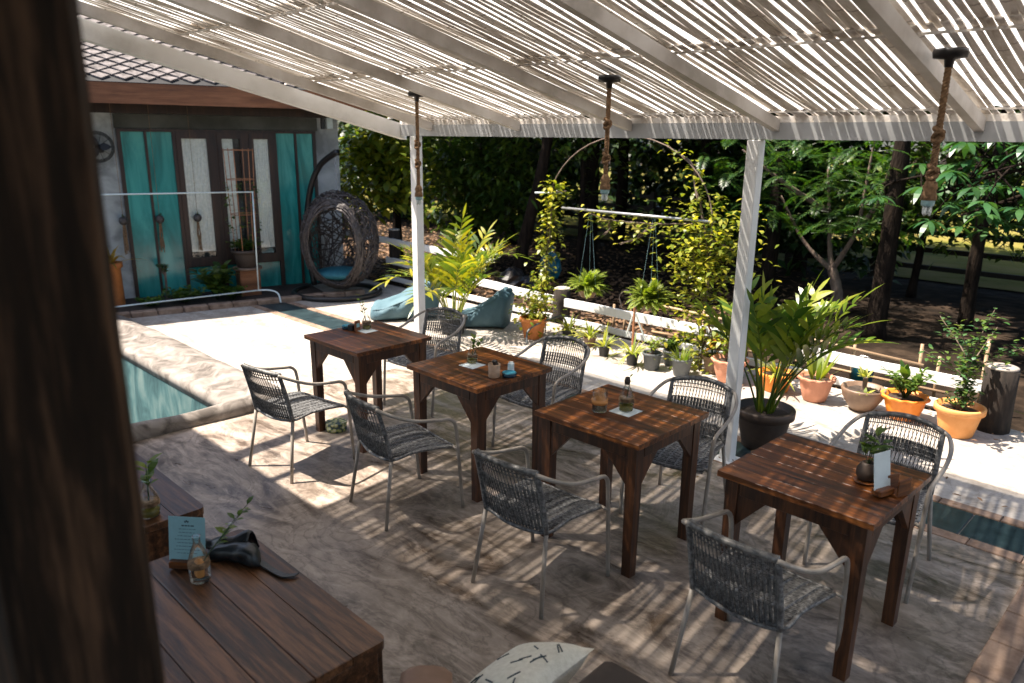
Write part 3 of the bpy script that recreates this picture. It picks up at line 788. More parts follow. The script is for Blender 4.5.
# tin on the floor under the first table
t = thing('patterned_tin', 'small round patterned tin on the floor beside the table leg', 'tin', (-4.72, 2.905, 0))
b = MB(); b.lathe([(0, .001), (.072, .001), (.078, .01), (.078, .058), (0, .058)], n=28)
tm, nt, bb, out = newmat('patterned_tin'); v = coords(nt, (1, 1, 1), False)
vo = nd(nt, 'TexVoronoi'); vo.inputs['Scale'].default_value = 34; nt.links.new(v, vo.inputs['Vector'])
nt.links.new(ramp(nt, vo.outputs['Distance'], [(.2, (.55, .52, .38)), (.45, (.35, .38, .10)), (.62, (.03, .06, .07))]), bb.inputs['Base Color'])
b.build('tin_body', tm, t, True)
b = MB(); b.lathe([(.08, .052), (.082, .058), (.079, .07), (.0, .072)], n=28); b.build('lid', tm, t)

# ------------------------------------------------------------------ lounge corner in the foreground
def low_table(x0, x1, y0, y1, z, lb, planks=6):
    t = thing('plank_table', lb, 'low table', ((x0 + x1) / 2, (y0 + y1) / 2, 0))
    L, W_ = x1 - x0, y1 - y0
    b = MB()
    for i in range(planks):
        w_ = W_ / planks; e = .032 if i in (0, planks - 1) else 0
        y = -W_ / 2 + w_ * (i + .5)
        if e:
            s = 1 if i else -1; pts = [(-L / 2, y - s * w_ / 2), (L / 2, y - s * w_ / 2)]
            for k in range(6):
                a = math.pi / 2 * k / 5; pts.append((L / 2 - e + e * math.cos(a), y + s * (w_ / 2 - e + e * math.sin(a))))
            for k in range(6):
                a = math.pi / 2 * (1 - k / 5); pts.append((-L / 2 + e - e * math.cos(a), y + s * (w_ / 2 - e + e * math.sin(a))))
            m_ = len(pts); vs = [(p[0], p[1], z) for p in pts] + [(p[0], p[1], z - .035) for p in pts]
            top = tuple(range(m_)); bot = tuple(range(2 * m_ - 1, m_ - 1, -1))
            fs = [top, bot] + [(k, m_ + k, m_ + (k + 1) % m_, (k + 1) % m_) for k in range(m_)]
            if s < 0: fs = [tuple(reversed(f)) for f in fs]
            b.add(vs, fs)
        else: b.bbox((0, y, z - .0175 + rng.uniform(-.001, .001)), (L, w_ - .0022, .035), .003)
    b.build('tabletop', M['wood_old'], t)
    b = MB()
    for s in (-1, 1):
        b.bbox((0, s * (W_ / 2 - .020), z - .135), (L - .05, .03, .198), .003); b.bbox((s * (L / 2 - .020), 0, z - .135), (.03, W_ - .075, .198), .003)
    b.build('apron', M['wood_old'], t)
    for sx in (-1, 1):
        for sy in (-1, 1):
            b = MB(); b.bbox((sx * (L / 2 - .072), sy * (W_ / 2 - .072), (z - .04) / 2), (.07, .07, z - .04), .004); b.build('leg', M['wood_old'], t)
    return t
ZL = .50
low_table(-2.93, -1.865, .46, 1.305, ZL, 'low dark plank table in the foreground with a black leather case on it')
low_table(-4.35, -3.23, .46, 1.275, ZL, 'low dark plank table half hidden by the pillar, next to the pool side')
bottle_vase(-2.655, 1.0, ZL + .003, .19, 'glass bottle with a long leafy sprig in front of the blue menu card', 12, (.45, .5), 8, .05, .20, False, False, .039)
t = thing('cork_block', 'slanted orange cork block leaning inside the foreground bottle', 'cork', (-2.655, 1.0, ZL + .012))
b = MB(); b.bbox((0, 0, .042), (.042, .03, .078), .008, ry(R(10))); b.build('cork', M['cork'], t)
menu_card(-2.775, 1.0, ZL + .002, R(40), .15, .18, 'blue printed menu card on a dark stand on the foreground plank table', M['bluepaper'])
bottle_vase(-3.32, 1.06, ZL + .003, .17, 'glass vase with two broad leaves on the table behind the pillar', 15, (-.1, .2), 5, .09, .12, False, True, .045)
# black leather case with folded flap and strap
t = thing('leather_case', 'crumpled black leather case with a strap lying on the plank table', 'case', (-2.72, 1.17, ZL + .002), R(38))
t.scale = (1.12, 1.12, 1.3)
b = MB(); vs = []; N, K = 16, 14
for i in range(N + 1):
    f = i / N; x = -.10 + .22 * f; e_ = (1 - abs(2 * f - 1) ** 5) ** .5
    hh = (.020 + .014 * f) * max(.12, e_); ww = (.030 + .012 * f) * max(.15, e_)
    for k in range(K):
        a = 2 * math.pi * k / K; ca, sa = math.cos(a), math.sin(a)
        cr_ = 1 + .10 * math.sin(5 * a + 11 * f) * (1 if sa > 0 else .2) + .05 * math.sin(23 * f + 2 * a)
        vs.append((x, -.03 + .02 * math.sin(f * 4) + ww * math.copysign(abs(ca) ** .8, ca) * cr_, hh + hh * math.copysign(abs(sa) ** .75, sa) * cr_))
b.add(vs, [(i * K + k, i * K + (k + 1) % K, i * K + K + (k + 1) % K, i * K + K + k) for i in range(N) for k in range(K)] + [tuple(range(K - 1, -1, -1)), tuple(range(N * K, (N + 1) * K))])
b.build('pouch', M['leather'], t, True)
b = MB(); vs = []; N = 12
for i in range(N + 1):
    f = i / N
    for j in range(7):
        g = j / 6
        x = -.15 + .19 * f + .02 * g; y = .0 + .075 * g + .012 * math.sin(f * 7 + g * 3)
        z = .008 + (.020 + .060 * f) * math.sin(math.pi * min(1, g * .95 + .05)) * (1 - .25 * f) + .006 * math.sin(f * 13 + g * 5)
        vs.append((x, y, max(.002, z)))
b.add(vs, [(i * 7 + j, i * 7 + j + 1, i * 7 + 8 + j, i * 7 + 7 + j) for i in range(N) for j in range(6)])
fl = b.build('flap', M['leather'], t, True); so_ = fl.modifiers.new('thickness', 'SOLIDIFY'); so_.thickness = .004
b = MB(); sp = spline([(.10, -.03, .012), (.17, -.07, .006), (.23, -.10, .006), (.27, -.09, .006)], 6)
vs = []
for i, p in enumerate(sp):
    vs += [p + V((.003, .011, .002)), p - V((.003, .011, -.002)), p - V((.003, .011, .002)), p + V((.003, .011, -.002))]
m_ = len(sp)
b.add(vs, [(i * 4 + k, i * 4 + (k + 1) % 4, i * 4 + 4 + (k + 1) % 4, i * 4 + 4 + k) for i in range(m_ - 1) for k in range(4)])
b.build('strap', M['leather'], t)
b = MB(); b.lathe([(0, 0), (.009, 0), (.009, .003), (0, .004)], (-.03, .045, .092), 10); b.build('snap_button', M['silver'], t)
# tan pouf, cream pillow, dark side table at the bottom edge
def cushion_box(b, c, d, puff=.04, n=9, rot=None, pinch=.0):
    vs = []; 
    for s in (1, -1):
        for i in range(n + 1):
            for j in range(n + 1):
                u, v = -1 + 2 * i / n, -1 + 2 * j / n
                e = (1 - u ** 4) * (1 - v ** 4); k = 1 - pinch * (1 - abs(u * v)) * (max(abs(u), abs(v)) ** 6)
                p = V((u * d[0] / 2 * k, v * d[1] / 2 * k, s * (d[2] / 2 * (e ** .5) + puff * e * .5)))
                if rot is not None: p = rot @ p
                vs.append(p + V(c))
    N = (n + 1) ** 2; fs = []
    for i in range(n):
        for j in range(n):
            a = i * (n + 1) + j; q = (a, a + n + 1, a + n + 2, a + 1)
            fs.append(q); fs.append(tuple(reversed([x + N for x in q])))
    b.add(vs, fs)
t = thing('tan_stool', 'tan leather stool with rounded corners at the bottom edge', 'stool', (-1.60, 1.245, 0), R(45))
b = MB(); b.bbox((0, 0, .43), (.17, .30, .10), .03); b.build('seat_pad', M['tan'], t, True)
for sx in (-1, 1):
    for sy in (-1, 1):
        b = MB(); b.bbox((sx * .07, sy * .13, .19), (.03, .03, .38), .003); b.build('leg', M['wood_leg'], t)
t = thing('lounge_bench', 'low tan lounge bench below the cream pillow', 'bench', (-1.25, 1.33, 0))
b = MB(); b.bbox((0, -.02, .26), (.42, .40, .12), .04); b.build('seat_pad', M['tan'], t, True)
b = MB(); b.bbox((0, -.02, .11), (.38, .36, .18), .01); b.build('base', M['wood_old'], t)
t = thing('throw_pillow', 'cream canvas pillow with scattered black dashes, tilted up', 'pillow', (-1.475, 1.57, .415))
pr = rz(R(4)) @ ry(R(-27))
b = MB(); cushion_box(b, (0, 0, 0), (.34, .40, .05), .09, 14, pr, .10); b.build('pillow_cover', M['canvas'], t, True)
pg_ = random.Random(4)
for k in range(15):
    u, v = pg_.uniform(-.8, .8), pg_.uniform(-.8, .8); a = pg_.uniform(0, 3.14); L = .045
    pts = []
    for q in (-1, -.33, .33, 1):
        uu, vv = u + q * L / .36 * math.cos(a), v + q * L / .36 * math.sin(a)
        e = max(0, (1 - uu ** 4) * (1 - vv ** 4))
        pts.append(pr @ V((uu * .17 * .985, vv * .20 * .985, .025 * e ** .5 + .045 * e + .0005)))
    b = MB(); b.tube(pts, .0028, 5); b.build('stitched_dash', M['ink'], t)
t = thing('side_table', 'dark low side table corner in front of the cream pillow', 'low table', (-1.10, 1.52, 0), R(2))
b = MB(); b.bbox((0, 0, .485), (.34, .52, .035), .03); b.build('tabletop', M['darkpot'], t)
for sx in (-1, 1):
    for sy in (-1, 1):
        b = MB(); b.bbox((sx * .12, sy * .2, .23), (.05, .05, .46), .003); b.build('leg', M['wood_old'], t)

# ------------------------------------------------------------------ house
HA = math.atan2(.9724, .2331)
hs = thing('bungalow', 'single storey grey rendered bungalow with turquoise panels and diamond tiled roof', 'house', (-10.08, 5.71, 0), HA)
def hw(u, off, z): return V((u, -off, z))
b = MB(); b.box((-3.1, -.03, 2.555), (7.55, .06, .28)); b.build('eave_shade_board', M['frame_wood'], hs)  # dark board added for the deep shade under the eave
b = MB(); b.box((-3.15, 1.30, 1.35), (7.7, 2.6, 2.72)); b.build('wall', M['wall'], hs)
b = MB(); b.box((-.93, -.02, 2.32), (2.62, .04, .175)); b.build('lintel', m_noise('olive_render', (.05, .05, .04), (.10, .10, .085), 3, .9, bmp=.3), hs)
b = MB(); b.box((-.95, -.004, 1.115), (2.5, .01, 2.2)); b.build('backing_board', M['dark'], hs)
for (a0, a1, z0, z1) in ((-2.18, -1.91, .02, 2.19), (-1.88, -1.575, .02, 2.19), (-1.53, -1.09, .02, .385), (-1.02, -.66, .02, .385), (-.60, -.28, .02, .385), (-.22, .035, .02, 2.19), (.07, .30, .02, 2.19)):
    b = MB(); b.box(((a0 + a1) / 2, -.018, (z0 + z1) / 2), (a1 - a0, .012, z1 - z0)); b.build('turquoise_panel', M['teal'], hs)
def hframe(u0, u1, z0, z1, d=.05, off=.0, nm='window_frame'):
    b = MB(); b.box(((u0 + u1) / 2, -(off + d / 2), (z0 + z1) / 2), (u1 - u0, d, z1 - z0)); return b.build(nm, M['frame_wood'], hs)
for u0, u1 in ((-2.225, -2.18), (-1.91, -1.88), (-1.575, -1.53), (-.275, -.22), (.037, .068), (.30, .345)): hframe(u0, u1, -.02, 2.19)
hframe(-2.225, .345, 2.19, 2.225, .055, nm='head_frame'); hframe(-2.225, .345, -.03, .018, .06, nm='sill_plate')
for u0, u1 in ((-1.09, -1.02), (-.66, -.60)): hframe(u0, u1, .02, 2.19, .052)
for (u0, u1) in ((-1.53, -1.09), (-1.02, -.66), (-.60, -.275)):
    f = MB(); e = .062; z0, z1 = .40, 2.19
    f.box((u0 + e / 2, -.045, (z0 + z1) / 2), (e, .04, z1 - z0)); f.box((u1 - e / 2, -.045, (z0 + z1) / 2), (e, .04, z1 - z0))
    f.box(((u0 + u1) / 2, -.045, z0 + .06), (u1 - u0 - 2 * e, .038, .12)); f.box(((u0 + u1) / 2, -.045, z1 - .04), (u1 - u0 - 2 * e, .038, .08))
    fo = f.build('casement', M['frame_wood'], hs)
    c = MB(); n = 24; vs = []; a0, a1 = u0 + e, u1 - e
    if abs(u0 + 1.02) < .01: a1 = a0 + (a1 - a0) * .62
    for i in range(n + 1):
        x = a0 + (a1 - a0) * i / n; y = -.022 - .005 * math.sin(i * 1.9)
        vs += [(x, y, .60), (x, y, 2.12)]
    c.add(vs, [(2 * i, 2 * i + 2, 2 * i + 3, 2 * i + 1) for i in range(n)]); c.build('curtain', M['curtain'], fo)
    p = MB(); p.box(((u0 + u1) / 2, -.036, (z0 + z1) / 2 + .02), (u1 - u0 - 2 * e, .003, z1 - z0 - .2)); p.build('pane', M['pane'], fo)
# roof: slope rising away from the eave, dark gaps between raised diamond tiles
EO, EZ, RS = .74, 2.76, R(27)
def rp(u, s, h=0): return V((u, -EO + s * math.cos(RS) - h * math.sin(RS), EZ + s * math.sin(RS) + h * math.cos(RS)))
b = MB(); b.add([rp(-7, -.02), rp(.95, -.02), rp(.85, 2.25), rp(-7, 2.25), rp(-7, -.02, -.06), rp(.95, -.02, -.06), rp(.85, 2.25, -.06), rp(-7, 2.25, -.06)], [(0, 1, 2, 3), (7, 6, 5, 4), (0, 4, 5, 1), (1, 5, 6, 2), (2, 6, 7, 3), (3, 7, 4, 0)])
q0 = rp(.85, 2.25); q1 = rp(-7, 2.25); b.add([q1, q0, q0 + V((.1, 2.0, -1.02)), q1 + V((0, 2.0, -1.02))], [(0, 1, 2, 3)])
rf = b.build('roof', M['roof_base'], hs)
b = MB(); tr_ = random.Random(2); p_ = .25
for i in range(33):
    for j in range(30):
        for k in range(2):
            cu, cs = -7 + p_ * (i + .5 * k), p_ * .9 * (j * 1.0 + .5 * k) * .5 * 2
            if cs > 2.12 or cs < .02 or cu > .80: continue
            q = .425; h0, h1 = .008 + tr_.uniform(0, .004), .02 + tr_.uniform(0, .006)
            d4 = [(0, -q), (q, 0), (0, q), (-q, 0)]
            bot = [rp(cu + a * p_, max(.0, cs + c * p_ * .9), h0 * .5) for a, c in d4]; top = [rp(cu + a * p_ * .96, max(.0, cs + c * p_ * .9 * .96), h1 if c < .1 else h0) for a, c in d4]
            b.add(bot + top, [(4, 5, 6, 7), (0, 1, 5, 4), (1, 2, 6, 5), (2, 3, 7, 6), (3, 0, 4, 7)])
b.build('roof_tiles', M['tile'], rf)
b = MB(); b.box((-3.0, -EO - .012, 2.625), (8.0, .03, .235)); b.build('fascia_board', M['fascia'], hs)
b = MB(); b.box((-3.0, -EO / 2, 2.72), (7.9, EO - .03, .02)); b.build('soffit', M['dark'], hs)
def hworld(u, off, z):
    return V((-10.08, 5.71, 0)) + V((.2331 * u + .9724 * off, .9724 * u - .2331 * off, z))
t = thing('wall_lamp', 'small white box lamp on the bungalow wall under the eave', 'lamp', hworld(.56, 0, 2.28), HA)
b = MB(); b.bbox((0, -.04, .06), (.09, .08, .16), .008); b.build('lamp_shade', M['pvc'], t)
b = MB(); b.bbox((-.09, -.02, .06), (.05, .04, .16), .004); b.build('backplate', M['black_metal'], t)
t = thing('wall_fan', 'dark wall fan mounted on the grey wall beside the pillar', 'fan', hworld(-2.44, 0, 1.98), HA)
b = MB(); b.bbox((0, -.05, 0), (.10, .10, .10), .01); b.build('motor', M['black_metal'], t)
b = MB()
for k in range(4): b.tube([(-.02 + .19 * math.cos(i * math.pi / 10) * (1 - .06 * k), -.12 - .015 * k, .02 + .19 * math.sin(i * math.pi / 10) * (1 - .06 * k)) for i in range(20)], .004, 4, False, True)
for k in range(10):
    a = k * math.pi / 5; b.tube([(-.02, -.18, .02), (-.02 + .19 * math.cos(a), -.12, .02 + .19 * math.sin(a))], .003, 4)
b.build('cage', M['black_metal'], t)
b = MB()
for k in range(3):
    a = k * 2.094; b.leaf((-.02, -.14, .02), (math.cos(a), 0.05, math.sin(a)), (0, -1, .3), .16, .10, 4)
b.build('blade', M['black_metal'], t)
for u, lb in ((-2.27, 'round hanging seed ornament in front of the bare grey wall'), (-1.835, 'round hanging seed ornament in front of the turquoise panels'), (-1.365, 'round hanging seed ornament in front of the lace curtained window')):
    p = hworld(u, .10, .62)
    t = thing('hanging_ornament', lb, 'ornament', p, HA, 'seed ornaments hung along the bungalow front')
    b = MB(); b.ball((0, 0, .45), (.055, .055, .058), 12, 8); b.build('seed_ball', M['wicker'], t, True)
    b = MB(); b.tube([(0, 0, .50), (0, 0, 1.9)], .0025, 4); b.build('cord', M['rope'], t)
    b = MB(); q = random.Random(int(-u * 100))
    for k in range(12): b.tube([(q.uniform(-.012, .012), q.uniform(-.012, .012), .41), (q.uniform(-.025, .025), q.uniform(-.02, .02), .2 + .1 * q.random()), (q.uniform(-.03, .03), q.uniform(-.02, .02), q.uniform(0, .1))], .0045, 4)
    b.build('tassel', M['rope'], t)
    b = MB()
    for k in range(8): b.leaf((0, 0, .49), rdir(q, .2, 1), (0, 0, 1), .07, .02, 3, .2)
    b.build('air_plant', M['lf_herb'], t)
t = thing('pipe_frame', 'thin white pipe frame standing in front of the turquoise panels', 'pipe frame', hworld(-2, .95, 0), HA)
b = MB(); b.tube([(-1.2, .0, 1.475), (1.20, 0, 1.455)], .009, 8); b.build('top_pipe', M['pvc'], t, True)
b = MB(); b.tube([(1.19, 0, 1.46), (1.17, 0, .165)], .009, 8); b.build('upright_pipe', M['pvc'], t, True)
b = MB(); b.tube([(-1.2, 0, .105), (1.17, 0, .165)], .010, 8); b.build('bottom_pipe', M['pvc'], t, True)
b = MB(); b.tube(spline([(1.17, 0, .165), (1.30, -.07, .165), (1.38, -.16, .13), (1.39, -.24, .02)], 5), .011, 8); b.build('elbow_pipe', M['pvc'], t, True)
# planting bed along the house
b = MB(); p4 = [hworld(-6, 0, .03), hworld(.1, 0, .03), hworld(.1, 1.0, .03), hworld(-6, 1.0, .03)]
b.add(p4, [(3, 2, 1, 0)]); struct(b.build('soil_bed', M['soil']))
b = MB(); u = -6.0
while u < .55:
    L = .3; c = hworld(u + L / 2, 1.06, .02); b.bbox(c, (L - .01, .13, .09), .01, rz(HA)); u += L
struct(b.build('bed_kerb', M['brick']))
# ------------------------------------------------------------------ egg swing chair
t = thing('egg_chair', 'woven grey egg swing chair hanging from a black curved stand', 'swing chair', (-9.12, 5.82, 0), R(40))
AX, AY, AZ, CZ = .53, .46, .67, .76
er = random.Random(21); b = MB()
def epos(d, k=1.0): return V((d.x * AX * k, d.y * AY * k, CZ + d.z * AZ * k))
def hole(d): # opening on the -y side
    return d.y < -.35 and (d.x / .68) ** 2 + ((d.z + .06) / .78) ** 2 < 1
for i in range(560):
    d = rdir(er); ax = rdir(er); ax = (ax - d * ax.dot(d)).normalized(); run = []
    st = er.uniform(.05, .09); k0 = er.uniform(.96, 1.03); tw = er.uniform(-.12, .12)
    for s in range(14):
        q = Quaternion(ax, st); d = q @ d; ax = Quaternion(d, tw) @ ax
        if hole(d): break
        run.append(epos(d, k0 + .015 * math.sin(s * 1.3)))
    if len(run) > 3: b.tube(run, er.uniform(.005, .009), 4, False)
b.build('woven_shell', M['wicker'], t)
b = MB()
for q in range(64):
    pts = []; ph = er.uniform(0, 6.28)
    for i in range(41):
        a = 2 * math.pi * i / 40
        k_ = .98 + .17 * ((q * 7) % 46) / 46; x, z = .66 * k_ * math.cos(a), -.06 + .79 * k_ * math.sin(a)
        y = -math.sqrt(max(.02, 1 - x * x - z * z))
        w1, w2 = .045 * math.sin(a * 5 + ph), .045 * math.cos(a * 4 + ph * 1.7)
        pts.append((x * AX * (1 + w1), y * AY + w2 * .8, CZ + z * AZ * (1 + w1)))
    b.tube(pts[:-1], er.uniform(.006, .01), 4, False, True)
b.build('rim', M['wicker'], t)
b = MB(); b.ball((0, -.02, .30), (.36, .32, .085), 20, 10); b.build('seat_cushion', M['cushion'], t, True)
b = MB()
for k in range(9):
    z = 1.42 + k * .055
    b.tube([(.016 * math.cos(a) * (k % 2), .016 * math.cos(a) * (1 - k % 2), z + .032 * math.sin(a)) for a in [i * math.pi / 4 for i in range(8)]], .005, 4, False, True)
b.build('chain', M['silver'], t)
s = MB(); s.tube(spline([(-.50, .30, .05), (-.56, .33, .5), (-.56, .32, 1.0), (-.46, .26, 1.45), (-.28, .16, 1.76), (-.02, .0, 1.93), (.05, -.03, 1.95)], 7), .042, 10); s.build('curved_pole', M['black_metal'], t, True)
s = MB(); s.tube([(-.05 + .60 * math.cos(a), -.05 + .56 * math.sin(a), .04) for a in [R(150 + i * 9) for i in range(36)]], .035, 10); s.build('base_ring', M['black_metal'], t, True)

# ------------------------------------------------------------------ bean bags
def beanbag(x, y, a, L, W_, H, lb):
    t = thing('bean_bag', lb, 'bean bag', (x, y, 0), a, 'blue bean bags on the terrace')
    b = MB(); n, m_ = 22, 20; vs = []
    for i in range(n + 1):
        f = i / n; xx = (-.5 + f) * L
        top = H * (.34 + .66 * max(0, min(1, (f - .15) / .7)) ** 1.3) if f < .88 else H * (1 - (f - .88) * 1.2)
        wdt = W_ * (.5 - .22 * max(0, f - .35) ** 1.2)
        e = 1.0
        if f < .06: e = .55 + .45 * f / .06
        for k in range(m_):
            th = 2 * math.pi * k / m_; c_, s_ = math.cos(th), math.sin(th)
            c_ = math.copysign(abs(c_) ** .6, c_); s_ = math.copysign(abs(s_) ** .6, s_)
            wr = 1 + .03 * math.sin(7 * f * 3 + k) + .025 * math.sin(k * 2.3 + f * 21)
            lean = .10 * L * max(0, s_) * f
            vs.append((xx + lean, wdt * c_ * wr * e, max(.004, top * e * (.5 + .5 * s_) * wr)))
    fs = [(i * m_ + k, i * m_ + (k + 1) % m_, i * m_ + m_ + (k + 1) % m_, i * m_ + m_ + k) for i in range(n) for k in range(m_)]
    fs += [tuple(range(m_ - 1, -1, -1)), tuple(range(n * m_, (n + 1) * m_))]
    b.add(vs, fs); b.build('bag', M['teal_cloth'], t, True)
    b = MB()
    for k in (2, 8, 15):
        b.tube([(V(vs[i * m_ + k]) * 1.003) for i in range(1, n)], .006, 5)
    b.build('seam', M['teal_cloth'], t, True)
    b = MB(); b.bbox((L * .52, 0, H * .92), (.10, .05, .06), .012, ry(R(-35))); b.build('carry_handle', M['teal_cloth'], t, True)
beanbag(-7.42, 5.62, R(52), .82, .66, .50, 'blue bean bag lounger beside the egg swing chair')
beanbag(-6.42, 6.02, R(30), .62, .56, .46, 'blue bean bag behind the yellow palm, crumpled with a pointed corner')

# ------------------------------------------------------------------ plant builders
def frond(l, s, base, az, el, L, droop, nl, ll, lw, rg, fan=.9, r0=.008, seg=4, ts=.22):
    base = V(base); pts = [base]; d = V((math.cos(az) * math.cos(el), math.sin(az) * math.cos(el), math.sin(el)))
    n = 14; p = base.copy(); ds = []
    for i in range(n):
        d = (d + V((0, 0, -droop / n * (1 + i / n)))).normalized(); p = p + d * (L / n); pts.append(p.copy()); ds.append(d.copy())
    s.tube(pts, [r0 * (1 - .8 * i / n) for i in range(n + 1)], 5)
    for i in range(nl):
        t = ts + (1 - ts) * (i + .5) / nl; k = min(n - 1, int(t * n)); f = t * n - k
        q = pts[k].lerp(pts[k + 1], f); dd = ds[k]; side = dd.cross(V((0, 0, 1))).normalized(); up = side.cross(dd)
        sc = math.sin(math.pi * (.25 + .68 * t)) ** .7
        for sg in (-1, 1):
            v = (dd * rg.uniform(.5, .75) + side * sg * fan + up * rg.uniform(.15, .35))
            l.leaf(q, v, up, ll * sc * rg.uniform(.85, 1.1), lw * rg.uniform(.85, 1.1), seg, rg.uniform(.15, .35), .35)
    l.leaf(pts[-1], ds[-1], (0, 0, 1), ll * .6, lw * .8, 3, .1)
def straps(l, c, n, L, W_, rg, el=(.6, 1.4), droop=.7, seg=6, rad=.02):
    for i in range(n):
        a = rg.uniform(0, 6.28); e = rg.uniform(*el); p = V(c) + V((math.cos(a) * rad, math.sin(a) * rad, 0))
        l.leaf(p, (math.cos(a) * math.cos(e), math.sin(a) * math.cos(e), math.sin(e)), (0, 0, 1), L * rg.uniform(.6, 1.1), W_ * rg.uniform(.8, 1.2), seg, droop * rg.uniform(.4, 1.2), .3)
def bush(l, s, c, h, rad, ns, nl, ll, lw, rg, up=.3, r0=.006):
    for i in range(ns):
        a = rg.uniform(0, 6.28); q = rad * math.sqrt(rg.random()); tip = V(c) + V((math.cos(a) * q, math.sin(a) * q, h * rg.uniform(.55, 1.0)))
        mid = V(c).lerp(tip, .5) + V((rg.uniform(-.1, .1) * rad, rg.uniform(-.1, .1) * rad, .08 * h)); pts = spline([V(c), mid, tip], 5)
        s.tube(pts, [r0 * (1 - .8 * k / (len(pts) - 1)) for k in range(len(pts))], 4)
        for k in range(nl):
            t = .3 + .7 * k / nl; p = pts[min(len(pts) - 1, int(t * (len(pts) - 1)))]
            l.leaf(p, rdir(rg, -.2, .8) + V((0, 0, up)), (0, 0, 1), ll * rg.uniform(.7, 1.25), lw * rg.uniform(.8, 1.2), 3, .25)
def pot_mesh(kind, r, h):
    b = MB()
    if kind == 'flute':
        md = lambda a, i: (.045 * math.cos(a * 12) if i in (5, 6, 7) else .015 * math.cos(a * 12) if i > 2 and i < 9 else 0)
        b.lathe([(0, .0), (r * .55, .0), (r * .62, h * .05), (r * .80, h * .5), (r * .86, h * .78), (r * .98, h * .86), (r * 1.02, h * .95), (r * .97, h), (r * .86, h * .96), (r * .82, h * .8), (0, h * .78)], n=72, mod=md)
    elif kind == 'rim':
        b.lathe([(0, 0), (r * .62, 0), (r * .66, h * .04), (r * .86, h * .74), (r * .86, h * .78), (r * .99, h * .80), (r * 1.0, h * .97), (r * .97, h), (r * .88, h), (r * .85, h * .85), (0, h * .82)], n=40)
    elif kind == 'bowl':
        b.lathe([(0, 0), (r * .42, 0), (r * .62, h * .18), (r * .9, h * .6), (r * .96, h * .82), (r * 1.0, h * .93), (r * .97, h), (r * .88, h * .97), (r * .82, h * .8), (0, h * .78)], n=40)
    else:
        b.lathe([(0, 0), (r * .70, 0), (r * .73, h * .03), (r * .90, h * .84), (r * 1.0, h * .86), (r * 1.0, h * .98), (r * .95, h), (r * .88, h * .97), (r * .84, h * .8), (0, h * .8)], n=32)
    return b
def potted(x, y, kind, r, h, pm, lb, group=None, name='potted_plant'):
    t = thing(name, lb, 'potted plant', (x, y, .002), rng.uniform(0, 6), group)
    pot_mesh(kind, r, h).build('pot', M[pm], t, True)
    b = MB(); b.ball((0, 0, h * .82), (r * .84, r * .84, h * .05), 16, 6, .1, rng); b.build('soil', M['soil'], t, True)
    return t
GP = 'potted plants in a row along the white rail'
rg = random.Random(31)
def fin(t, l, s, lm, sm='lf_dark', nm='foliage'):
    if l.f: l.build(nm, M[lm], t)
    if s.f: s.build('stem', M[sm], t)
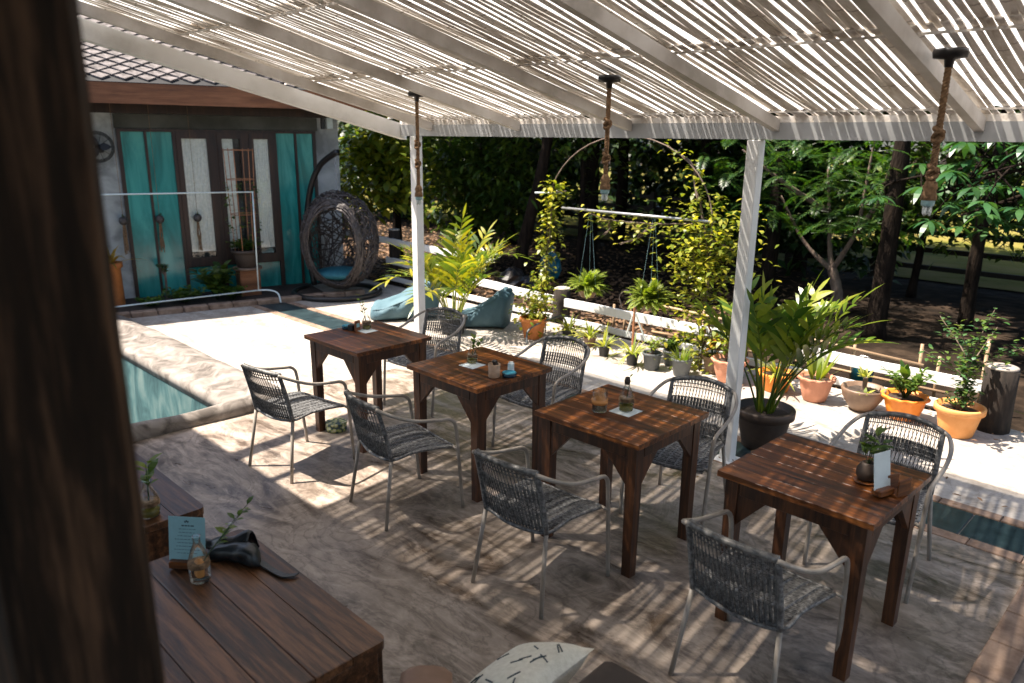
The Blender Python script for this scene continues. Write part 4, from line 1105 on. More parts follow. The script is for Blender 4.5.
# small pots, left to right
for (x, y, kind, r, h, pm, lb, sort) in (
    (-5.27, 6.27, 'tub', .085, .11, 'blackpot', 'striped spider plant nearest the vine covered pot', 'strap'),
    (-4.93, 6.22, 'tub', .075, .10, 'brown', 'spider plant in a small brown pot between the vine pot and black pots', 'strap'),
    (-4.58, 6.02, 'tub', .066, .11, 'blackpot', 'small black pot with upright yellow striped straps', 'sans'),
    (-4.19, 5.97, 'tub', .068, .12, 'blackpot', 'small black pot with a wide arching yellow spider plant', 'strap'),
    (-3.97, 5.99, 'tub', .098, .17, 'greypot', 'grey plastic pot of nearly bare soil with a lime tuft', 'tuft'),
    (-3.93, 6.25, 'tub', .08, .15, 'greypot', 'grey plastic pot at the back with a round dark green herb', 'herb'),
    (-3.66, 6.03, 'tub', .103, .17, 'greypot', 'grey plastic pot with a spiky lime green plant, rightmost of the grey pots', 'spiky'),
    (-3.50, 6.33, 'rim', .11, .17, 'brown', 'small brown pot with red and yellow croton leaves', 'croton'),
    (-3.26, 6.20, 'flute', .165, .22, 'pink', 'fluted clay pot with tall thin canes behind the dark palm', 'canes'),
    (-2.83, 6.27, 'rim', .165, .17, 'orange', 'bright orange pot with yellow straps just right of the dark palm', 'strap'),
    (-2.47, 6.26, 'flute', .155, .22, 'pink', 'pink fluted clay pot with thick upright aloe leaves', 'aloe'),
    (-2.09, 6.30, 'bowl', .175, .20, 'brown', 'round brown bowl pot with a small stubby succulent', 'stub'),
    (-1.78, 6.35, 'flute', .175, .20, 'orange', 'orange scalloped pot with a bushy light green plant', 'bushy'),
    (-1.37, 6.28, 'rim', .178, .235, 'peach', 'large pale orange pot with a tall open shrub', 'shrub')):
    t = potted(x, y, kind, r, h, pm, lb, GP); l, s = MB(), MB(); z = h * .83
    if sort == 'strap': straps(l, (0, 0, z), 34, .33, .024, rg, (.3, 1.3), .55); lm = 'lf_strap'
    elif sort == 'sans':
        straps(l, (0, 0, z), 20, .24, .024, rg, (.4, 1.3), .5); straps(l, (0, .03, z), 4, .30, .032, rg, (1.35, 1.5), .02); lm = 'lf_strap'
    elif sort == 'tuft': bush(l, s, (.02, .02, z), .16, .12, 16, 9, .05, .02, rg); s.tube([(0, 0, z), (.01, 0, z + .13)], .008, 6); lm = 'lf_fern'
    elif sort == 'herb': bush(l, s, (0, 0, z), .17, .13, 26, 12, .04, .024, rg); lm = 'lf_herb'
    elif sort == 'spiky': straps(l, (0, 0, z), 70, .19, .012, rg, (.3, 1.5), .25, 4, .04); lm = 'lf_fern'
    elif sort == 'croton': bush(l, s, (0, 0, z), .26, .14, 10, 9, .12, .03, rg); lm = 'lf_croton'
    elif sort == 'canes':
        lm = 'lf_yel'
        for k in range(4): s.tube([(rg.uniform(-.05, .05), rg.uniform(-.05, .05), z), (rg.uniform(-.12, .12), rg.uniform(-.1, .1), .95)], .007, 6)
        bush(l, s, (0, 0, z), .35, .2, 12, 8, .09, .035, rg)
    elif sort == 'aloe': straps(l, (0, 0, z), 20, .34, .036, rg, (.75, 1.45), .18, 5, .05); lm = 'lf_fern'
    elif sort == 'stub':
        s.tube([(0, 0, z), (.01, 0, z + .12)], [.022, .018], 8); straps(l, (0, 0, z + .12), 16, .10, .03, rg, (.2, 1.4), .2); straps(l, (.07, -.06, z), 14, .08, .03, rg, (.2, 1.2), .2); lm = 'lf_strap'
    elif sort == 'bushy': bush(l, s, (0, 0, z), .25, .20, 24, 11, .07, .035, rg); straps(l, (.02, .0, z + .16), 5, .2, .06, rg, (.8, 1.4), .3); lm = 'lf_herb'
    elif sort == 'shrub':
        lm = 'lf_cool'
        for (ang, q, hh) in ((.2, .12, .82), (1.6, .30, .62), (2.9, .34, .66), (3.9, .32, .45), (5.2, .36, .50), (.6, .38, .58), (4.6, .18, .70), (2.2, .2, .34)):
            tip = V((math.cos(ang) * q, math.sin(ang) * q, z + hh)); mid = V((.02, 0, z + hh * .45)) + tip * .12
            pts = spline([(0, 0, z), (.01, .0, z + .12), mid, tip], 6); s.tube(pts, [.011 * (1 - .75 * k / (len(pts) - 1)) for k in range(len(pts))], 5)
            for k in range(70):
                f = rg.random() ** .6 * .75 + .25; p = pts[min(len(pts) - 1, int(f * (len(pts) - 1)))] + rdir(rg) * rg.uniform(0, .09)
                l.leaf(p, rdir(rg, -.3, .6), (0, 0, 1), rg.uniform(.035, .07), .034, 3, .15)
        bush(l, s, (0, 0, z), .14, .17, 14, 8, .05, .024, rg)
    fin(t, l, s, lm, 'bark_pale' if sort in ('shrub', 'stub', 'canes', 'tuft') else 'lf_dark')

# palms
t = thing('yellow_palm', 'yellow-green feather palm growing behind the left white post', 'palm', (-6.35, 5.50, 0))
pot_mesh('tub', .17, .20).build('pot', M['blackpot'], t, True)
l, s = MB(), MB()
for i in range(20):
    a = i * 2.4 + rg.uniform(-.3, .3); e = rg.uniform(1.12, 1.54)
    frond(l, s, (.06 * math.cos(a), .06 * math.sin(a), .15), a, e, rg.uniform(.80, 1.22), rg.uniform(.7, 1.5), 10, .40, .042, rg, .62, .008, 5, .34)
l.build('fronds', M['lf_palm'], t); s.build('stalks', M['lf_strap'], t)
t = thing('potted_palm', 'broad leaved palm in a big dark brown pot beside the leaning white post', 'palm', (-2.31, 4.98, 0))
pot_mesh('rim', .215, .30).build('pot', M['darkpot'], t, True)
b = MB(); b.ball((0, 0, .25), (.18, .18, .02), 16, 6); b.build('soil', M['soil'], t, True)
l, s = MB(), MB()
for i in range(14):
    a = i * 2.4 + .5 + rg.uniform(-.3, .3); e = rg.uniform(1.22, 1.55)
    frond(l, s, (.05 * math.cos(a), .05 * math.sin(a), .25), a, e, rg.uniform(.72, 1.0), rg.uniform(.35, .9), 7, .38, .050, rg, .5, .009, 6, .46)
for a, e in ((.3, 1.15), (.75, 1.0), (-.1, 1.1), (.5, 1.25), (1.0, 1.2), (2.6, 1.1), (3.4, 1.15)):
    frond(l, s, (0, 0, .25), a, e + .1, .92, .9, 7, .38, .050, rg, .48, .010, 6, .5)
l.build('fronds', M['lf_palm2'], t); s.build('stalks', M['lf_palm2'], t)

# pot on plinth with cane trellis in front of the bungalow
pp = hworld(-.84, .45, 0)
t = thing('plinth', 'reddish brown square plinth under the brown pot', 'plinth', pp, HA)
b = MB(); b.bbox((0, 0, .19), (.27, .27, .38), .006); b.build('plinth_body', M['fascia'], t)
b = MB(); b.lathe([(0, .38), (.19, .38), (.20, .392), (.19, .41), (0, .41)], n=28); b.build('saucer', M['brown'], t, True)
t = thing('trellis_pot', 'brown pot with a twining plant on a tall orange cane cone', 'potted plant', (pp.x, pp.y, .411), HA)
pot_mesh('rim', .20, .24).build('pot', M['darkpot'], t, True)
b = MB()
for k in range(6):
    a = k * math.pi / 3; b.tube([(.14 * math.cos(a), .14 * math.sin(a), .2), (.19 * math.cos(a), .19 * math.sin(a), 1.58)], .006, 5)
for z, q in ((.72, .163), (1.18, .18), (1.56, .19)): b.tube([(q * math.cos(a), q * math.sin(a), z) for a in [i * math.pi / 10 for i in range(20)]], .005, 4, False, True)
b.build('cane_trellis', M['stick'], t)
l, s = MB(), MB()
bush(l, s, (0, 0, .2), .17, .26, 44, 9, .07, .05, rg)
for k in range(150):
    z = rg.uniform(.25, 1.15); a = rg.choice([0, 1, 2.2, 3.3, 4.4, 5.2]); l.leaf((.19 * math.cos(a), .19 * math.sin(a), z), rdir(rg, -.4, .5), (0, 0, 1), .065, .05, 3, .2)
fin(t, l, s, 'lf_tree')
for (u, off, h, rd, ns, ll, lb, lm) in ((-1.30, .62, .46, .28, 26, .17, 'broad leaved green plant at the foot of the bungalow', 'lf_tree'), (-1.72, .65, .20, .30, 40, .09, 'low ground plant under the turquoise panels', 'lf_tree'), (-1.12, .75, .20, .2, 18, .10, 'low leafy plant beside the reddish plinth', 'lf_herb'), (-2.12, .68, .12, .20, 22, .07, 'small pale rosette plant next to the fat orange stem pot', 'lf_herb')):
    t = thing('bed_plant', lb, 'plant', hworld(u, off, .03)); l, s = MB(), MB()
    bush(l, s, (0, 0, 0), h, rd, ns, 8, ll, ll * .6, rg); fin(t, l, s, lm)
t = thing('bed_sapling', 'thin bare stemmed sapling with a leafy tuft by the turquoise panels', 'plant', hworld(-1.88, .35, .03)); l, s = MB(), MB()
s.tube([(0, 0, 0), (.01, .0, .2), (-.01, .01, .42)], .016, 6); bush(l, s, (0, 0, .32), .2, .1, 8, 6, .09, .035, rg); fin(t, l, s, 'lf_tree', 'bark_pale')
t = thing('tall_pot_plant', 'orange strap leaved plant in a tall brown cylinder pot beside the pillar', 'potted plant', hworld(-2.5, .35, .0)); l, s = MB(), MB()
b = MB(); b.lathe([(0, 0), (.12, 0), (.12, .02), (.11, .5), (.14, .52), (.14, .58), (.10, .58), (.09, .5), (0, .5)], n=24); b.build('pot', M['terracotta'], t, True)
straps(l, (0, 0, .55), 40, .5, .035, rg, (.3, 1.3), .6); fin(t, l, s, 'lf_orange')

# ------------------------------------------------------------------ white rails, stump posts, bamboo
def rail(name, x0, x1, y, z0, z1, h, lb, parent=None):
    b = MB(); vs = []
    n = 10
    for i in range(n + 1):
        f = i / n; x = x0 + (x1 - x0) * f; z = z0 + (z1 - z0) * f + .004 * math.sin(i * 2.1)
        for dy, dz in ((-.02, 0), (.02, 0), (.02, h), (-.02, h)): vs.append((x, y + dy, z + dz))
    fs = [(i * 4 + k, i * 4 + 4 + k, i * 4 + 4 + (k + 1) % 4, i * 4 + (k + 1) % 4) for i in range(n) for k in range(4)] + [(3, 2, 1, 0), (n * 4, n * 4 + 1, n * 4 + 2, n * 4 + 3)]
    b.add(vs, fs); return b.build(name, M['white'], parent)
rl = thing('rail_fence', 'low white two rail fence with wooden stump posts along the terrace edge', 'fence', (0, 0, 0))
rail('rail', -9.4, -5.99, 6.82, .30, .21, .095, '', rl); rail('rail', -5.79, -1.33, 6.80, .21, .215, .095, '', rl)
rail('rail', -9.4, -5.99, 6.80, .05, .01, .065, '', rl); rail('rail', -5.79, -1.33, 6.80, .01, .02, .065, '', rl)
rail('rail', -10.6, -7.5, 6.82, .62, .56, .09, '', rl)
for x, y, r, h in ((-5.89, 6.86, .105, .40), (-1.20, 6.60, .118, .50), (-9.3, 6.90, .09, .8)):
    b = MB(); rr = [1 + rng.uniform(-.06, .06) for _ in range(18)]
    b.lathe([(r * 1.05, -.06), (r * 1.0, .1), (r * .97, h * .6), (r * 1.0, h - .004), (r * .9, h)], (x, y, 0), 18, lambda a, i: .04 * math.sin(a * 5 + i))
    o = b.build('stump_post', M['stump'], rl, True)
    c = MB(); c.lathe([(r * .93, h), (r * .95, h + .014), (r * .8, h + .02), (0, h + .02)], (x, y, 0), 18); c.build('post_cap', M['floor_out'], o, True)
bt = thing('bamboo_trellis', 'low trellis of thin bamboo canes behind the white rail', 'trellis', (-3.3, 6.98, 0))
for (x0, z0, x1, z1) in ((-1.55, .40, 1.45, .30), (-1.35, .08, 1.65, .10)):
    b = MB(); b.tube([(x0, 0, z0), ((x0 + x1) / 2, .005, (z0 + z1) / 2 + .01), (x1, 0, z1)], .014, 8); b.build('bamboo_rail', M['bamboo'], bt, True)
for x, h in ((-1.9, .3), (-1.75, .24), (-.95, .38), (-.72, .45), (-.2, .5), (.85, .42), (1.42, .48), (1.56, .40), (1.9, .62)):
    b = MB(); b.tube([(x, .02, -.06), (x + rng.uniform(-.01, .01), .02, h)], .014, 8); b.build('bamboo_cane', M['bamboo'], bt, True)
t = thing('plant_stake', 'brown garden stake with two white splayed legs before the rail', 'stake', (-4.53, 6.45, 0))
b = MB(); b.tube([(0, 0, 0), (.0, 0, .55)], .012, 6); b.build('stake', M['stick'], t)
for s in (-1, 1):
    b = MB(); b.tube([(0, 0, .42), (s * .13, .05, .10)], .009, 6); b.build('splayed_leg', M['pvc'], t)
b = MB(); b.tube(spline([(0, 0, .5), (-.1, 0, .62), (-.2, 0, .55), (-.16, 0, .42)], 6), .007, 5); b.build('wire_hook', M['wicker'], t)
t = thing('bent_hose', 'thin dark bent hose arching beside the vine pot', 'hose', (-5.42, 5.75, 0))
b = MB(); b.tube(spline([(0, 0, 0), (-.04, .05, .13), (-.02, .2, .2), (.02, .5, .24), (.05, .7, .2)], 6), .011, 6); b.build('hose', M['greypot'], t, True)
t = thing('bucket', 'blue plastic bucket behind the white rail', 'bucket', (-2.36, 7.02, -.05))
b = MB(); b.lathe([(0, 0), (.085, 0), (.10, .22), (.107, .225), (.105, .24), (.095, .235), (.08, .02), (0, .015)], n=24); b.build('bucket_body', M['blue'], t, True)
b = MB(); b.tube([(.1 * math.cos(a), .0, .22 + .1 * math.sin(a)) for a in [math.pi * i / 10 for i in range(11)]], .003, 4); b.build('handle', M['silver'], t)
t = thing('plastic_sack', 'knotted teal plastic sack lying under the trees', 'sack', (-8.0, 9.0, -.05))
b = MB(); q = random.Random(8); b.ball((0, 0, .22), (.2, .17, .23), 14, 9, .13, q); b.build('sack', M['tealbag'], t)
b = MB(); b.lathe([(.05, .40), (.03, .45), (.07, .55), (.0, .53)], n=9, mod=lambda a, i: .3 * math.sin(a * 3 + i)); b.build('knot', M['tealbag'], t)
t = thing('dark_sack', 'lumpy dark green sack leaning by the tilted tree trunk', 'sack', (-7.75, 7.9, -.05))
b = MB(); b.ball((0, 0, .16), (.22, .17, .2), 14, 9, .15, q); b.build('sack', M['black_metal'], t)
b = MB(); b.ball((.2, .1, .11), (.15, .13, .15), 12, 8, .15, q); b.build('second_lump', M['black_metal'], t)
t = thing('edge_strap_plant', 'yellow striped strap leaved plant behind the right stump post', 'plant', (-.72, 6.95, -.03)); l, s = MB(), MB()
straps(l, (0, 0, 0), 26, .55, .03, rg, (.2, 1.1), .4); fin(t, l, s, 'lf_strap')
for x, y, lb in ((-4.2, 7.05, 'low leafy weed behind the rail under the right vine'), (-3.0, 7.1, 'low leafy weed behind the rail beside the pink pot')):
    t = thing('weed', lb, 'plant', (x, y, -.04)); l, s = MB(), MB(); bush(l, s, (0, 0, 0), .34, .42, 22, 9, .07, .03, rg); fin(t, l, s, 'lf_tree')

# ------------------------------------------------------------------ arch, vines, hanging ferns
AXC, AYY = -4.63, 6.3
t = thing('garden_arch', 'thin metal hoop arch with a silver crossbar, overgrown by vines', 'arch', (AXC, AYY, 0))
hoop = [(-1.02, 0, 0), (-1.02, 0, .8)] + [(1.02 * -math.cos(a) if True else 0, 0, 1.40 + .80 * math.sin(a)) for a in [math.pi * i / 20 for i in range(21)]] + [(1.02, 0, .8), (1.02, 0, 0)]
b = MB(); b.tube(hoop, .0065, 6); b.build('hoop', M['bark_pale'], t, True)
b = MB(); b.tube([(-.80, -.02, 1.44), (1.06, -.02, 1.438)], .013, 8); b.build('crossbar', M['silver'], t, True)
b = MB(); b.tube([(-1.24, .02, 1.575), (-.84, .02, 1.595)], .010, 6); b.build('side_rod', M['pvc'], t, True)
def vine(name, lb, loc, paths, n, ll, spread, lm, pot=False):
    t = thing(name, lb, 'vine', loc); l, s = MB(), MB()
    if pot:
        pot_mesh('rim', .16, .24).build('pot', M['terracotta'], t, True)
    for (pts, dens, sp) in paths:
        ps = spline(pts, 10)
        for k in range(3):
            ph = rg.uniform(0, 6)
            s.tube([p + V((.025 * math.sin(i * .5 + ph), .025 * math.cos(i * .55 + ph), 0)) for i, p in enumerate(ps)], .005, 4)
        for k in range(dens):
            p = rg.choice(ps) + V((rg.gauss(0, sp), rg.gauss(0, sp * .7), rg.gauss(0, sp * .8)))
            l.leaf(p, rdir(rg, -.6, .5), (0, 0, 1), ll * rg.uniform(.6, 1.2), ll * .62, 3, .25)
    l.build('foliage', M[lm], t); s.build('stems', M['bark_pale'], t)
vine('climbing_vine', 'slim yellow-green climbing vine rising from the terracotta pot', (-5.58, 6.02, 0), [([(0, 0, .2), (-.05, .2, .6), (-.03, .26, 1.1), (.0, .28, 1.66)], 620, .075, ), ([(0, 0, .2), (.02, .02, .42)], 260, .14), ([(.0, .28, 1.6), (.18, .28, 1.62)], 30, .05)], 0, .075, 0, 'lf_vine', True)
vine('climbing_vine', 'dense yellow-green flowering vine on the right side of the arch', (-3.72, 6.32, 0),
     [([(.1, 0, 0), (.05, 0, .5), (.1, 0, .9), (.05, 0, 1.2), (-.05, 0, 1.65)], 760, .16), ([(-.1, 0, .85), (.0, 0, 1.25), (.35, .0, 1.2)], 820, .19), ([(-.05, 0, 1.6), (-.17, 0, 1.94), (-.45, 0, 2.12)], 70, .05),
      ([(-.1, 0, 1.40), (-.6, 0, 1.36), (-1.1, 0, 1.36), (-1.35, 0, 1.40)], 90, .06), ([(-.55, 0, 1.34), (-.75, 0, 1.2), (-.95, 0, 1.12)], 34, .05), ([(-1.05, 0, 1.36), (-1.15, 0, 1.2)], 22, .05), ([(.1, 0, .1), (.15, 0, .4)], 140, .2)], 0, .072, 0, 'lf_vine')
def fern(x, y, zb, ztop, r, n, lb):
    t = thing('hanging_fern', lb, 'hanging plant', (x, y, zb), 0, 'fern baskets hung from the arch crossbar'); l, s = MB(), MB()
    b = MB(); b.lathe([(0, 0), (.07, 0), (.11, .07), (.12, .09), (.11, .09), (0, .08)], n=20); b.build('basket', M['brown'], t, True)
    for i in range(n):
        a = rg.uniform(0, 6.28); e = rg.uniform(.2, 1.35)
        frond(l, s, (0, 0, .08), a, e, r * rg.uniform(.7, 1.15), rg.uniform(.3, 1.0), 16, .05, .015, rg, 1.0, .002, 3)
    l.build('fronds', M['lf_fern'], t); s.build('stalks', M['lf_fern'], t)
    b = MB()
    for k in range(3):
        a = k * 2.094; b.tube([(.11 * math.cos(a), .11 * math.sin(a), .09), (.01 * math.cos(a), .01 * math.sin(a), ztop - zb)], .0013, 4)
    b.build('strings', M['bulbc'], t)
fern(-5.05, 6.3, .51, 1.43, .25, 90, 'hanging fern basket with a wide low crown, left of the two')
fern(-4.25, 6.3, .50, 1.43, .26, 130, 'hanging fern basket with a tall rounded crown, right of the two')

# ------------------------------------------------------------------ trees
def trunk_mesh(b, path, r0, r1, n=10, sd=0):
    ps = spline(path, 8); m_ = len(ps)
    b.tube(ps, [(r0 + (r1 - r0) * i / (m_ - 1)) * (1.25 if i == 0 else 1.08 if i == 1 else 1) * (1 + .05 * math.sin(i * 1.9 + sd)) for i in range(m_)], n)
    return ps
def crown(l, blobs, rg, ll, lw, seg=2, per=10, cl=.35):
    for (c, rad, n) in blobs:
        for i in range(n // per):
            d = rdir(rg); q = rg.random() ** .45; p = V(c) + V((d.x * rad[0] * q, d.y * rad[1] * q, d.z * rad[2] * q))
            for k in range(per):
                o = rdir(rg) * cl * rg.random(); dd = rdir(rg, -.8, .4)
                l.leaf(p + o, dd, (rg.uniform(-.5, .5), rg.uniform(-.5, .5), 1), ll * rg.uniform(.6, 1.25), lw * rg.uniform(.8, 1.2), seg, .2)
def tree(name, lb, loc, trunks, blobs, lm, bm, ll, lw, seed, seg=2, group=None, per=10, cl=.35):
    rg = random.Random(seed); t = thing(name, lb, 'tree', loc, 0, group)
    b = MB()
    for k, (path, r0, r1) in enumerate(trunks): trunk_mesh(b, path, r0, r1, 10, k)
    b.build('trunk', M[bm], t, True)
    l = MB(); crown(l, blobs, rg, ll, lw, seg, per, cl); l.build('crown', M[lm], t)
    return t
# light green tree beside the bungalow corner
tree('shade_tree', 'sunlit yellow-green leafy tree beside the bungalow corner', (-11.2, 8.4, -.05), [([(0, 0, 0), (.05, -.05, 1.2), (.1, .1, 3)], .09, .05), ([(.05, 0, 1.0), (.6, -.4, 1.8), (1.0, -.5, 2.3)], .04, .015)],
     [((.45, -.75, 2.0), (.8, .6, .6), 1000), ((1.05, -.65, 1.55), (.65, .5, .6), 640), ((-.2, -.9, 1.2), (.6, .5, .7), 420), ((.2, -.3, 3.0), (1.0, .9, .8), 700)], 'lf_yel', 'bark', .19, .105, 41, 4, per=8, cl=.28)
tree('dark_tree', 'dark green bushy tree between the bungalow corner and the left white post', (-10.4, 9.6, -.05), [([(0, 0, 0), (.0, .1, 1.2), (.1, .2, 3.2)], .10, .06)],
     [((0, -.5, 1.7), (1.1, .8, .9), 1500), ((.9, -.3, 1.5), (.9, .8, .9), 1100), ((.2, -.2, .8), (1.1, .7, .6), 800), ((.3, 0, 3.0), (1.6, 1.5, .8), 1500)], 'lf_tree', 'bark', .17, .085, 42, 3, per=9)
# tall canopy trees; crowns are high, only trunks and the lowest sprays show
CAN = [(-8.1, 8.3, .11, [(0, 0, 0), (.22, .03, .9), (.55, .05, 2.1), (.9, 0, 4)], 'leaning tree trunk behind the yellow palm', 3.1),
       (-8.37, 10.42, .15, [(0, 0, 0), (.02, 0, 1.2), (-.03, .05, 2.6), (0, 0, 4.4)], 'straight brown tree trunk seen through the arch, left of its middle', 3.3),
       (-6.95, 11.9, .10, [(0, 0, 0), (-.1, 0, 1.3), (-.15, .1, 2.8), (0, 0, 4.2)], 'thin tree trunk seen through the middle of the arch', 3.2),
       (-2.97, 9.05, .115, [(0, 0, 0), (.02, 0, 1.2), (.0, .05, 2.6), (0, 0, 4.4)], 'thick dark tree trunk to the right of the forked sapling', 3.3),
       (-2.35, 10.3, .085, [(0, 0, 0), (.0, 0, 1.2), (.05, .05, 2.6), (0, 0, 4.2)], 'dark tree trunk standing behind the thick dark trunk', 3.4),
       (-1.35, 9.6, .095, [(0, 0, 0), (.03, 0, 1.2), (.0, .05, 2.6), (.1, 0, 4.2)], 'dark tree trunk below the large whorled leaves', 3.3),
       (-5.1, 10.6, .12, [(0, 0, 0), (.03, 0, 1.2), (.0, .05, 2.6), (.1, 0, 4.2)], 'shadowed tree trunk directly right of the arch vine', 3.2),
       (-11.5, 11.6, .13, [(0, 0, 0), (-.05, 0, 1.2), (.0, .05, 2.6), (.1, 0, 4.2)], 'shadowed tree trunk far back left of the leaning trunk', 3.0),
       (-9.8, 13.2, .14, [(0, 0, 0), (.05, 0, 1.2), (.0, .05, 2.6), (.1, 0, 4.2)], 'distant tree trunk far back between leaning and straight trunks', 3.0),
       (-15.6, 12.4, .14, [(0, 0, 0), (.05, 0, 1.2), (.0, .05, 2.6), (.1, 0, 4.2)], 'tree trunk farthest left beyond the bungalow corner', 2.9),
       (-6.2, 14.6, .14, [(0, 0, 0), (.05, 0, 1.2), (.0, .05, 2.6), (.1, 0, 4.2)], 'distant tree trunk far behind the arch vine', 3.0)]
rgc = random.Random(77); proto = []
for k in range(2):
    l = MB(); crown(l, [((0, 0, 2.0), (2.7, 2.7, 1.7), 4200), ((1.2, .8, .6), (1.6, 1.5, .8), 1100), ((-1.3, -.4, .7), (1.5, 1.6, .8), 1100)], rgc, .27, .15, 2, 10, .5)
    o = l.build('crown', M['lf_tree'] if k else M['lf_dark']); proto.append(o)
for i, (x, y, r0, path, lb, cz) in enumerate(CAN):
    t = thing('canopy_tree', lb, 'tree', (x, y, -.05), 0, 'tall canopy trees beyond the rail')
    b = MB(); trunk_mesh(b, path, r0, r0 * .6, 12, i)
    tip = V(path[-1])
    for k in range(4):
        a = k * 1.57 + i; b.tube(spline([V(path[-2]) + V((0, 0, .3)), tip + V((math.cos(a) * .8, math.sin(a) * .8, .2)), tip + V((math.cos(a) * 1.9, math.sin(a) * 1.9, .8))], 5), [r0 * .4 * (1 - .07 * q) for q in range(11)], 6)
    b.build('trunk', M['bark'], t, True)
    c = proto[i % 2] if i < 2 else proto[i % 2].copy()
    if i >= 2: col.objects.link(c)
    c.parent = t; c.location = (path[-1][0] + (.9 if x > -5.5 else -1.5 if i == 0 else 0), path[-1][1] + (3.2 if x > -5.5 else .35), cz - .35); c.rotation_euler = (0, 0, i * 1.3)
# forked sapling with feathery foliage
rg5 = random.Random(5)
t = thing('feathery_tree', 'small forked pale tree with feathery bright green foliage', 'tree', (-3.80, 10.05, -.05))
b = MB(); trunk_mesh(b, [(0, 0, 0), (-.04, 0, .3), (-.14, 0, .60)], .085, .06)
forks = [[(-.14, 0, .58), (-.35, .0, .72), (-.62, 0, .98), (-.9, -.1, 1.5)], [(-.14, 0, .58), (-.22, .05, .85), (-.3, .1, 1.3), (-.35, 0, 1.9)], [(-.14, 0, .58), (-.02, 0, .8), (.12, 0, 1.15), (.16, 0, 1.7), (.2, 0, 2.4)], [(.12, 0, 1.1), (.4, -.2, 1.5), (.6, -.5, 2.0)], [(-.3, .1, 1.3), (-.7, -.5, 1.7), (-1.1, -.9, 2.1)]]
for f in forks: b.tube(spline(f, 6), [.042 * (1 - .7 * q / (6 * (len(f) - 1))) for q in range(6 * (len(f) - 1) + 1)], 7)
b.build('trunk', M['bark_pale'], t, True)
l, s = MB(), MB()
for i in range(240):
    q = rg5.random(); c = V((rg5.uniform(-1.3, .8), rg5.uniform(-1.5, .3), 0)); c.z = rg5.uniform(1.05, 2.2) + .12 * abs(c.x + .2)
    a = rg5.uniform(0, 6.28); frond(l, s, c, a, rg5.uniform(-.1, .6), rg5.uniform(.3, .48), rg5.uniform(.4, .9), 13, .105, .024, rg5, 1.0, .003, 2)
l.build('crown', M['lf_feather'], t); s.build('twigs', M['lf_feather'], t); l, s = MB(), MB()
for i in range(60):
    c = V((rg5.uniform(-1.9, -.8), rg5.uniform(-1.2, -.4), rg5.uniform(1.3, 2.3)))
    a = rg5.uniform(0, 6.28); frond(l, s, c, a, rg5.uniform(-.1, .6), rg5.uniform(.3, .48), rg5.uniform(.4, .9), 13, .105, .026, rg5, 1.0, .003, 2)
l.build('crown', M['lf_feather'], t)
# whorl leaved tree at the right
t = thing('whorled_tree', 'glossy large leaved tree with whorls of long leaves at the right edge', 'tree', (-.55, 8.95, -.05))
b = MB(); trunk_mesh(b, [(0, 0, 0), (-.05, 0, 1.2), (-.1, 0, 2.4), (0, 0, 4)], .12, .08)
rg6 = random.Random(6); l = MB(); tips = []
lim = [[(-.1, 0, 2.1), (-.7, -.3, 2.1), (-1.4, -.5, 1.9), (-2.0, -.6, 1.65)], [(-.1, 0, 1.9), (-.8, -.5, 1.85), (-1.5, -.8, 1.55)], [(-.1, 0, 2.1), (-.9, .2, 2.1), (-1.8, .1, 1.95), (-2.6, 0, 1.75)], [(-.1, 0, 2.2), (-.6, -.6, 2.2), (-1.3, -1.1, 1.95)]]
for f in lim:
    ps = spline(f, 8); b.tube(ps, [.035 * (1 - .7 * q / (len(ps) - 1)) for q in range(len(ps))], 6)
    for k in range(22):
        p = ps[int((.3 + .7 * rg6.random()) * (len(ps) - 1))]; q = p + V((rg6.uniform(-.35, .35), rg6.uniform(-.4, .4), rg6.uniform(-.42, .40)))
        b.tube([p, p.lerp(q, .6) + V((0, 0, .05)), q], [.010, .008, .006], 5); tips.append(q)
for q in tips:
    n = rg6.randint(7, 10); a0 = rg6.uniform(0, 6)
    for k in range(n):
        a = a0 + k * 6.283 / n; e = rg6.uniform(-.35, .35)
        l.leaf(q, (math.cos(a) * math.cos(e), math.sin(a) * math.cos(e), math.sin(e)), (0, 0, 1), rg6.uniform(.15, .24), .062, 5, rg6.uniform(.2, .6), .6)
b.build('trunk', M['bark'], t, True); l.build('crown', M['lf_big'], t)
l = MB(); crown(l, [((-.6, .5, 3.3), (2.0, 1.8, .9), 1500)], rg6, .22, .07, 3, 10); l.build('upper_crown', M['lf_big'], t)
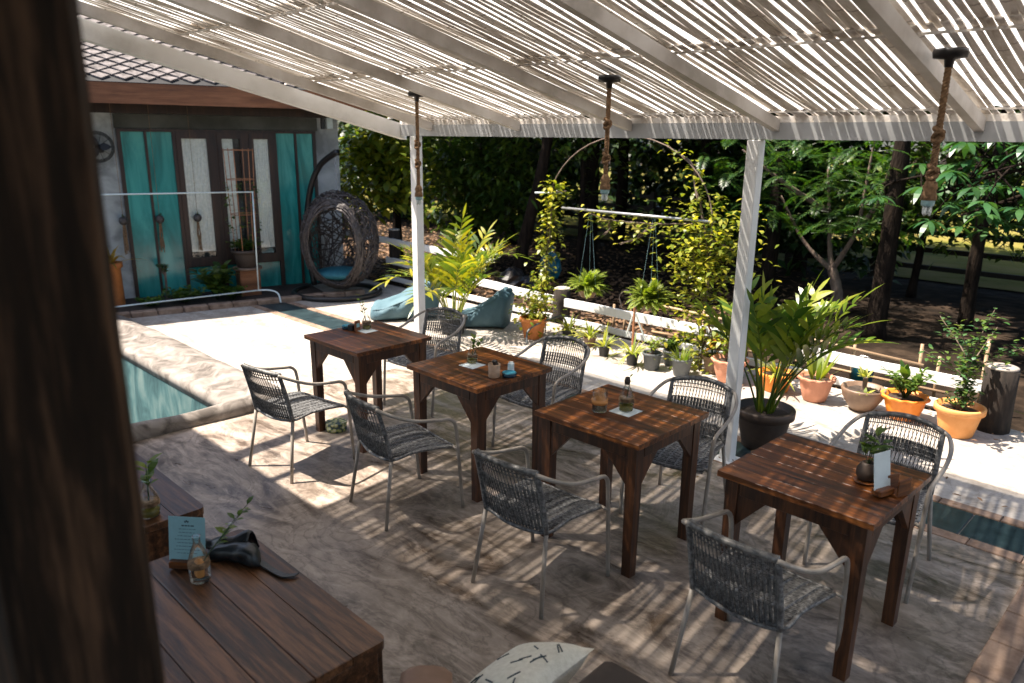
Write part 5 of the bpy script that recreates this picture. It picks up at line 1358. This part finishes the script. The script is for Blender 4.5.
# dark undergrowth trees closing the view on the left and centre
for (x, y, lb, sd, bl) in ((-12.8, 13.4, 'dense dark understorey tree in the far left background', 51, 1.0), (-8.6, 15.2, 'dense dark understorey tree in the far middle background', 52, 1.0), (-17.0, 13.0, 'dense dark understorey tree behind the bungalow roof end', 53, 1.0), (-5.7, 13.0, 'dense dark understorey tree behind the right arch vine', 54, .8)):
    tree('understorey_tree', lb, (x, y, -.05), [([(0, 0, 0), (.1, .1, 1.4), (0, 0, 3)], .12, .06)], [((0, 0, 1.9), (2.1 * bl, 1.6, 1.5), 3200), ((1.0 * bl, -.6, 1.2), (1.2, 1.0, 1.0), 1000), ((-1.1 * bl, -.5, 1.1), (1.2, 1.0, 1.0), 1000)], 'lf_dark', 'bark', .24, .12, sd, 2, 'understorey trees in the background')
# hanging foliage sprays at eye level (low branches)
for (x, y, z, lb, sd, nn) in ((-7.6, 9.2, 2.15, 'low leafy branch tree behind the left post, dark with lime sprays', 61, 420), (-3.5, 12.0, 1.9, 'leafy tree in front of the sunny lawn fence', 62, 3000), (-1.2, 11.9, 1.9, 'shadowed leafy tree behind the whorled leaves', 63, 2000)):
    tree('leafy_tree', lb, (x, y, -.05), [([(0, 0, 0), (.05, 0, 1.2), (0, 0, 3.2)], .06, .03)], [((0, 0, z - .35), (1.7, .9, .85), int(nn * 1.2)), ((.2, 0, 3.0), (1.8, 1.6, .8), 1500)], 'lf_tree', 'bark', .15, .07, sd, 3)
# far wood
wr = random.Random(90); l = MB()
for i in range(2600):
    a = wr.random(); 
    x = -34 + 50 * a; y = 27 + wr.uniform(0, 6) if x > -9 else 15.8 + (x + 9) * -.05 + wr.uniform(0, 6)
    p = V((x, y, wr.uniform(.2, 7.5)))
    for k in range(7): l.leaf(p + rdir(wr) * .7 * wr.random(), rdir(wr, -.8, .4), (wr.uniform(-.5, .5), wr.uniform(-.5, .5), 1), .5, .28, 2, .2)
tag(l.build('woodland', M['lf_dark']), 'distant woodland closing off the lawn and garden', 'woodland', None, 'stuff')
tr = MB()
for i in range(60):
    x = -34 + 50 * wr.random(); y = 30 if x > -9 else 18.5
    tr.tube([(x, y + wr.uniform(-2, 2), -.1), (x + wr.uniform(-.3, .3), y, 6)], wr.uniform(.1, .2), 6)
tag(tr.build('woodland_trunks', M['bark']), 'trunks of the distant woodland', 'woodland', None, 'stuff')
# dark rail fence at the lawn
t = thing('lawn_fence', 'dark wooden rail fence in front of the sunny lawn', 'fence', (-3, 13.3, 0))
for z in (.22, .50, .78, 1.02):
    b = MB(); b.box((0, 0, z), (22, .05, .075)); b.build('rail', M['fence'], t)
for k in range(15):
    b = MB(); b.box((-10.5 + k * 1.5, -.05, .55), (.10, .08, 1.15)); b.build('fence_post', M['fence'], t)
